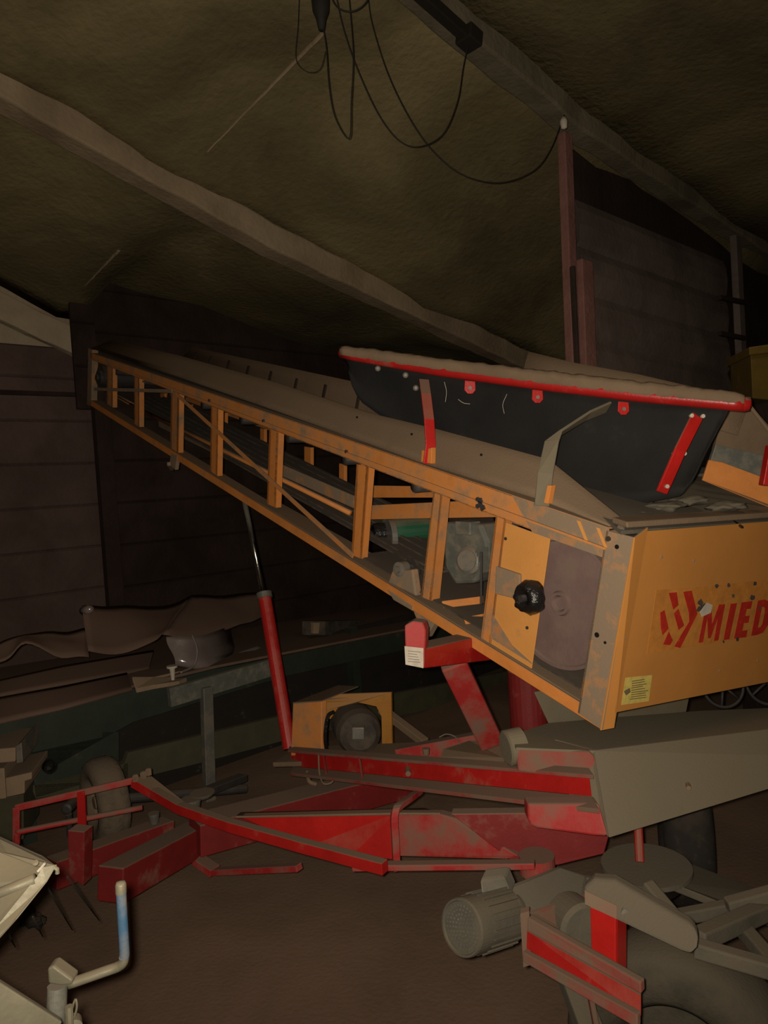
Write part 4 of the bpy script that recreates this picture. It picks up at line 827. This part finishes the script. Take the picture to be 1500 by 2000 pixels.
# crates / wood at far left
def wblock(q, d, mat, label, dep=.25):
    d *= .80
    bm = B(); prism(bm, [D(x, y, d) for x, y in q], V((-.05, dep, 0))); return tag(obj('timber_block', bm, mat, bevel=.004), label, 'timber')
wblock([(-40, 1466), (30, 1460), (30, 1488), (-40, 1494)], 3.6, 'wood', 'pale sawn timber end at the left edge, uppermost of the pile by the green trailer')
wblock([(-40, 1505), (8, 1500), (12, 1560), (-40, 1566)], 3.62, 'wood', 'pale timber end at the very left edge of the pile, tallest piece')
wblock([(10, 1520), (62, 1508), (62, 1522), (48, 1526), (48, 1550), (12, 1558)], 3.6, 'wood', 'splintered pale timber end beneath the upper one, nearest the green tail board')
wblock([(-40, 1568), (46, 1552), (46, 1640), (-40, 1650)], 3.75, 'olive', 'dark timber under the pale ends at the left edge')
wblock([(30, 1458), (42, 1450), (45, 1490), (32, 1492)], 3.62, 'grey', 'small grey weathered timber end beside the uppermost pale one')

# ------------------------------------------------------------------ galvanised parts at the lower left, close to the camera
gh = root('seed_hopper', 'dusty galvanised sheet metal hopper corner in the lower left foreground', 'hopper', tuple(G(-150, 1950)))
a, b, c, d = D(-260, 1515, 1.02), D(108, 1688, 1.02), D(92, 1716, 1.0), D(-60, 1915, .92)
bm = B(); prism(bm, [D(-260, 1515, 1.1), D(84, 1672, 1.06), D(108, 1690, 1.03), D(72, 1692, 1.02), D(0, 1664, 1.02), D(-260, 1545, 1.02)], V((0, .002, -.002))); obj('rim', bm, 'galv', gh)
bm = B(); grid(bm, sub(D(-260, 1530, 1.07), D(84, 1684, 1.04), 8), sub(D(-260, 1806, 1.005), D(78, 1722, 1.0), 8), 5, V((0, .002, 0)), .002, 12); obj('upper_face', bm, 'galv', gh, smooth=True)
bm = B(); tube(bm, [D(-260, 1800, .99), D(0, 1744, .985), D(68, 1716, .985)], .007, 10); obj('rolled_bead', bm, 'galv', gh, smooth=True)
bm = B(); prism(bm, [D(-260, 1800, .99), D(0, 1746, .985), D(70, 1716, .985), D(0, 1800, .96), D(-260, 2060, .9)], V((0, .002, 0))); obj('lower_face', bm, 'galv', gh)
bm = B(); prism(bm, [D(72, 1712, .985), D(82, 1694, .99), D(108, 1690, 1.0), D(88, 1724, .985), D(30, 1796, .955), D(-80, 1920, .92), D(-90, 1890, .92), D(0, 1800, .955)], V((.002, .002, 0))); obj('edge_flange', bm, 'galv', gh, bevel=.0005)
bm = B(); tube(bm, [D(104, 1692, 1.0), D(112, 1698, 1.0), D(112, 1706, 1.0)], .003, 8); obj('curled_lip', bm, 'galv', gh)
bm = B(); lathe(bm, D(70, 1686, 1.0), V((.2, -.7, .7)), [(0, 0), (0, .004), (.002, .004), (.003, 0)], 10); obj('rivet', bm, 'galv', gh)
bm = B(); tube(bm, [D(74, 1702, .99), D(88, 1686, .99)], .0018, 6); obj('weld_scratch', bm, 'white', gh)
gg = 'thin dark tines under the galvanised hopper'
for i, (x0, y0, x1, y1, d, lab) in enumerate(((85, 1720, 142, 1818, 1.5, 'thin dark steel tine in the middle of the floor left of the crank handle'), (138, 1722, 194, 1798, 1.6, 'thin dark steel tine nearest the blue crank handle'),
                                             (10, 1812, 30, 1850, 1.3, 'short thick dark tine lowest left by the galvanised hopper'), (66, 1795, 84, 1830, 1.4, 'short dark tine below the dark clump on the floor'))):
    p, q = D(x0 - (x1 - x0) * .12, y0 - (y1 - y0) * .12, d), D(x1, y1, d + .3)
    bm = B(); tube(bm, [p, lerp(p, q, .5), q], .003, 8, taper=[.0018, .0022, .0010]); o = obj('steel_tine', bm, 'wire', smooth=True); tag(o, lab, 'tine', gg)
bm = B()
for k in range(26):
    c = G(62 + random.uniform(-18, 22), 1802 + random.uniform(-14, 16)) + V((0, 0, .01 + random.random() * .02)); r = random.uniform(.008, .022)
    t = bmesh.ops.create_icosphere(bm, subdivisions=2, radius=r, matrix=Matrix.Translation(c))
    for v in t['verts']: v.co += (v.co - c) * .8 * noise.noise(v.co * 70)
tag(obj('dirt_clump', bm, 'tyre_dark', smooth=True), 'dark crumbly clump of dirt on the floor under the galvanised hopper', 'dirt')
# crank
ck = root('crank_jack', 'blue and bare metal crank handle on a grey jack post in the lower left foreground', 'crank', tuple(G(60, 2100)))
dd = 1.05
bm = B(); tube(bm, smoothpts([D(236, 1732, dd), D(239, 1790, dd), D(243, 1860, dd), D(241, 1872, dd)], 6), .0072, 16)
hd = obj('crank_handle', bm, 'blue', ck, smooth=True)
bm = B(); tube(bm, smoothpts([D(243, 1866, dd), D(240, 1880, dd), D(228, 1889, dd), D(205, 1897, dd - .01), D(134, 1922, dd - .02)], 6), .0071, 16); obj('crank_arm', bm, 'galv', hd, smooth=True)
bm = B(); lathe(bm, D(236, 1733, dd), D(236, 1700, dd) - D(237, 1733, dd), [(-.008, .0078), (.004, .0078), (.008, .006), (.009, 0)], 16); obj('handle_cap', bm, 'galv', hd, smooth=True)
bm = B(); prism(bm, [D(92, 1892, dd - .03), D(104, 1886, dd - .03), D(142, 1914, dd - .03), D(140, 1924, dd - .03), D(120, 1926, dd - .03), D(94, 1922, dd - .03)], V((0, .022, 0))); obj('crank_boss', bm, 'galv', ck, bevel=.003)
p = D(112, 1925, dd - .02); q = D(108, 2040, dd - .03); bm = B(); lathe(bm, p, q - p, [(0, 0), (0, .0135), ((q - p).length, .0135), ((q - p).length, 0)], 28); obj('jack_tube', bm, 'castiron', ck, smooth=False)
bm = B(); grid(bm, sub(D(-80, 1915, .85), D(96, 2010, .9), 6), sub(D(-80, 1862, .95), D(92, 1988, 1.0), 6), 2, V((0, 0, -.004)), .001, 9); obj('frame_rail', bm, 'galv', ck)
bm = B(); bar(bm, D(-80, 1925, .85), D(90, 2030, .9), .012, .05); obj('frame_side', bm, 'galv', ck, bevel=.002)
bm = B(); tube(bm, smoothpts([D(138, 1985, .98), D(143, 1962, .98), D(148, 1952, .98), D(150, 1968, .98), D(144, 1990, .98)], 5), .0015, 6); tube(bm, [D(137, 2010, .97), D(135, 1965, .97)], .005, 8); lathe(bm, D(143, 2004, .99), V((.5, -1, 0)), [(-.01, 0), (-.01, .012), (.006, .012), (.008, 0)], 16); obj('wing_clip', bm, 'galv', ck)

# ------------------------------------------------------------------ overhead: dark conduit and cables
bm = B(); p, q = W(800, -30, 2.9), W(925, 82, 2.9); bar(bm, p, q, .05, .05); tr_ = tag(obj('light_fitting', bm, 'wire', bevel=.006), 'dark slim fitting fixed along the nearest rafter at the top', 'light fitting')
bm = B(); bar(bm, lerp(p, q, .82), lerp(p, q, 1.03), .09, .07); ORG[tr_.name] = ORG[tr_.name]; obj('end_box', bm, 'wire', tr_, bevel=.006)
def cable(pts, r, lab, d=None):
    bm = B(); tube(bm, smoothpts([D(x, y, z) for x, y, z in pts], 8), r * .62, 7); tag(obj('hanging_cable', bm, 'wire', smooth=True), lab, 'cable', 'cables sagging from the ceiling')
cable([(718, -15, 3.1), (728, 50, 3.1), (760, 150, 3.1), (805, 240, 3.1), (850, 300, 3.15), (905, 342, 3.2), (975, 357, 3.3), (1040, 335, 3.4), (1075, 292, 3.5), (1102, 225, 3.6)], .0042, 'longest sagging dark cable, ending at the top of the red-brown post')
cable([(655, -15, 2.9), (672, 60, 2.95), (700, 140, 3.0), (740, 225, 3.05), (780, 275, 3.1), (820, 286, 3.1), (865, 262, 3.15), (893, 200, 3.2), (905, 130, 3.2), (915, 85, 3.2)], .004, 'dark cable looping up to the box of the slim fitting')
cable([(628, 40, 2.9), (637, 90, 2.9), (643, 170, 2.9), (655, 230, 2.9), (682, 270, 2.9), (686, 200, 2.9), (690, 110, 2.9), (684, 20, 2.9), (680, -20, 2.9)], .0038, 'narrow hanging loop of dark cable, leftmost deep loop')
cable([(585, -20, 2.95), (582, 50, 2.95), (578, 115, 2.95), (600, 140, 2.95), (625, 135, 2.95), (636, 100, 2.95)], .0022, 'thin dark cable hanging short on the left of the lamp holder')
cable([(640, -20, 2.85), (660, 15, 2.85), (690, 22, 2.85), (715, 5, 2.85), (722, -20, 2.85)], .005, 'short thick cable coil at the very top beside the lamp holder')
bm = B(); lathe(bm, D(625, -30, 2.9), D(628, 60, 2.9) - D(625, -30, 2.9), [(0, 0), (0, .04), (.10, .032), (.13, .02), (.17, .012), (.17, 0)], 16); tag(obj('lamp_holder', bm, 'wire', smooth=True), 'dark empty lamp holder hanging at the top among the cables', 'lamp holder')
bm = B(); lathe(bm, D(1101, 238, 3.55), -Z, [(-.02, 0), (-.02, .012), (.0, .018), (.03, .014), (.035, 0)], 14); tag(obj('insulator_knob', bm, 'white', smooth=True), 'small pale knob at the top of the red-brown post under the rafter', 'insulator')
# hinges on right post
for y in (585, 655):
    bm = B(); bar(bm, W(1405, y - 4, 2.9), W(1455, y + 6, 2.9), .03, .03); struct('trim_12', bm, 'walldark')
# yellow crate on the right edge
yb = root('storage_crate', 'yellow box standing in the dark at the right edge behind the hopper', 'crate', tuple(D(1500, 780, 3.3)))
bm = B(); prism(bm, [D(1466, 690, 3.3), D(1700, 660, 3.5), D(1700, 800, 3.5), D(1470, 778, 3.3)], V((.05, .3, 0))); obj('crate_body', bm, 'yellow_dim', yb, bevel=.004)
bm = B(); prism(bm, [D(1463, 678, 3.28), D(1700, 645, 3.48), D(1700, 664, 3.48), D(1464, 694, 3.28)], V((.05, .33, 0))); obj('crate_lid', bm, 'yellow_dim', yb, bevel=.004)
p = D(1500, 790, 3.6); bm = B(); prism(bm, [V((p.x - .1, p.y - .25, 0)), V((p.x + .9, p.y - .1, 0)), V((p.x + .9, p.y + .3, 0)), V((p.x - .1, p.y + .2, 0))], Z * (D(1480, 783, 3.4).z)); tag(obj('cabinet', bm, 'walldark', bevel=.01), 'dark cabinet under the yellow box at the right edge', 'cabinet')
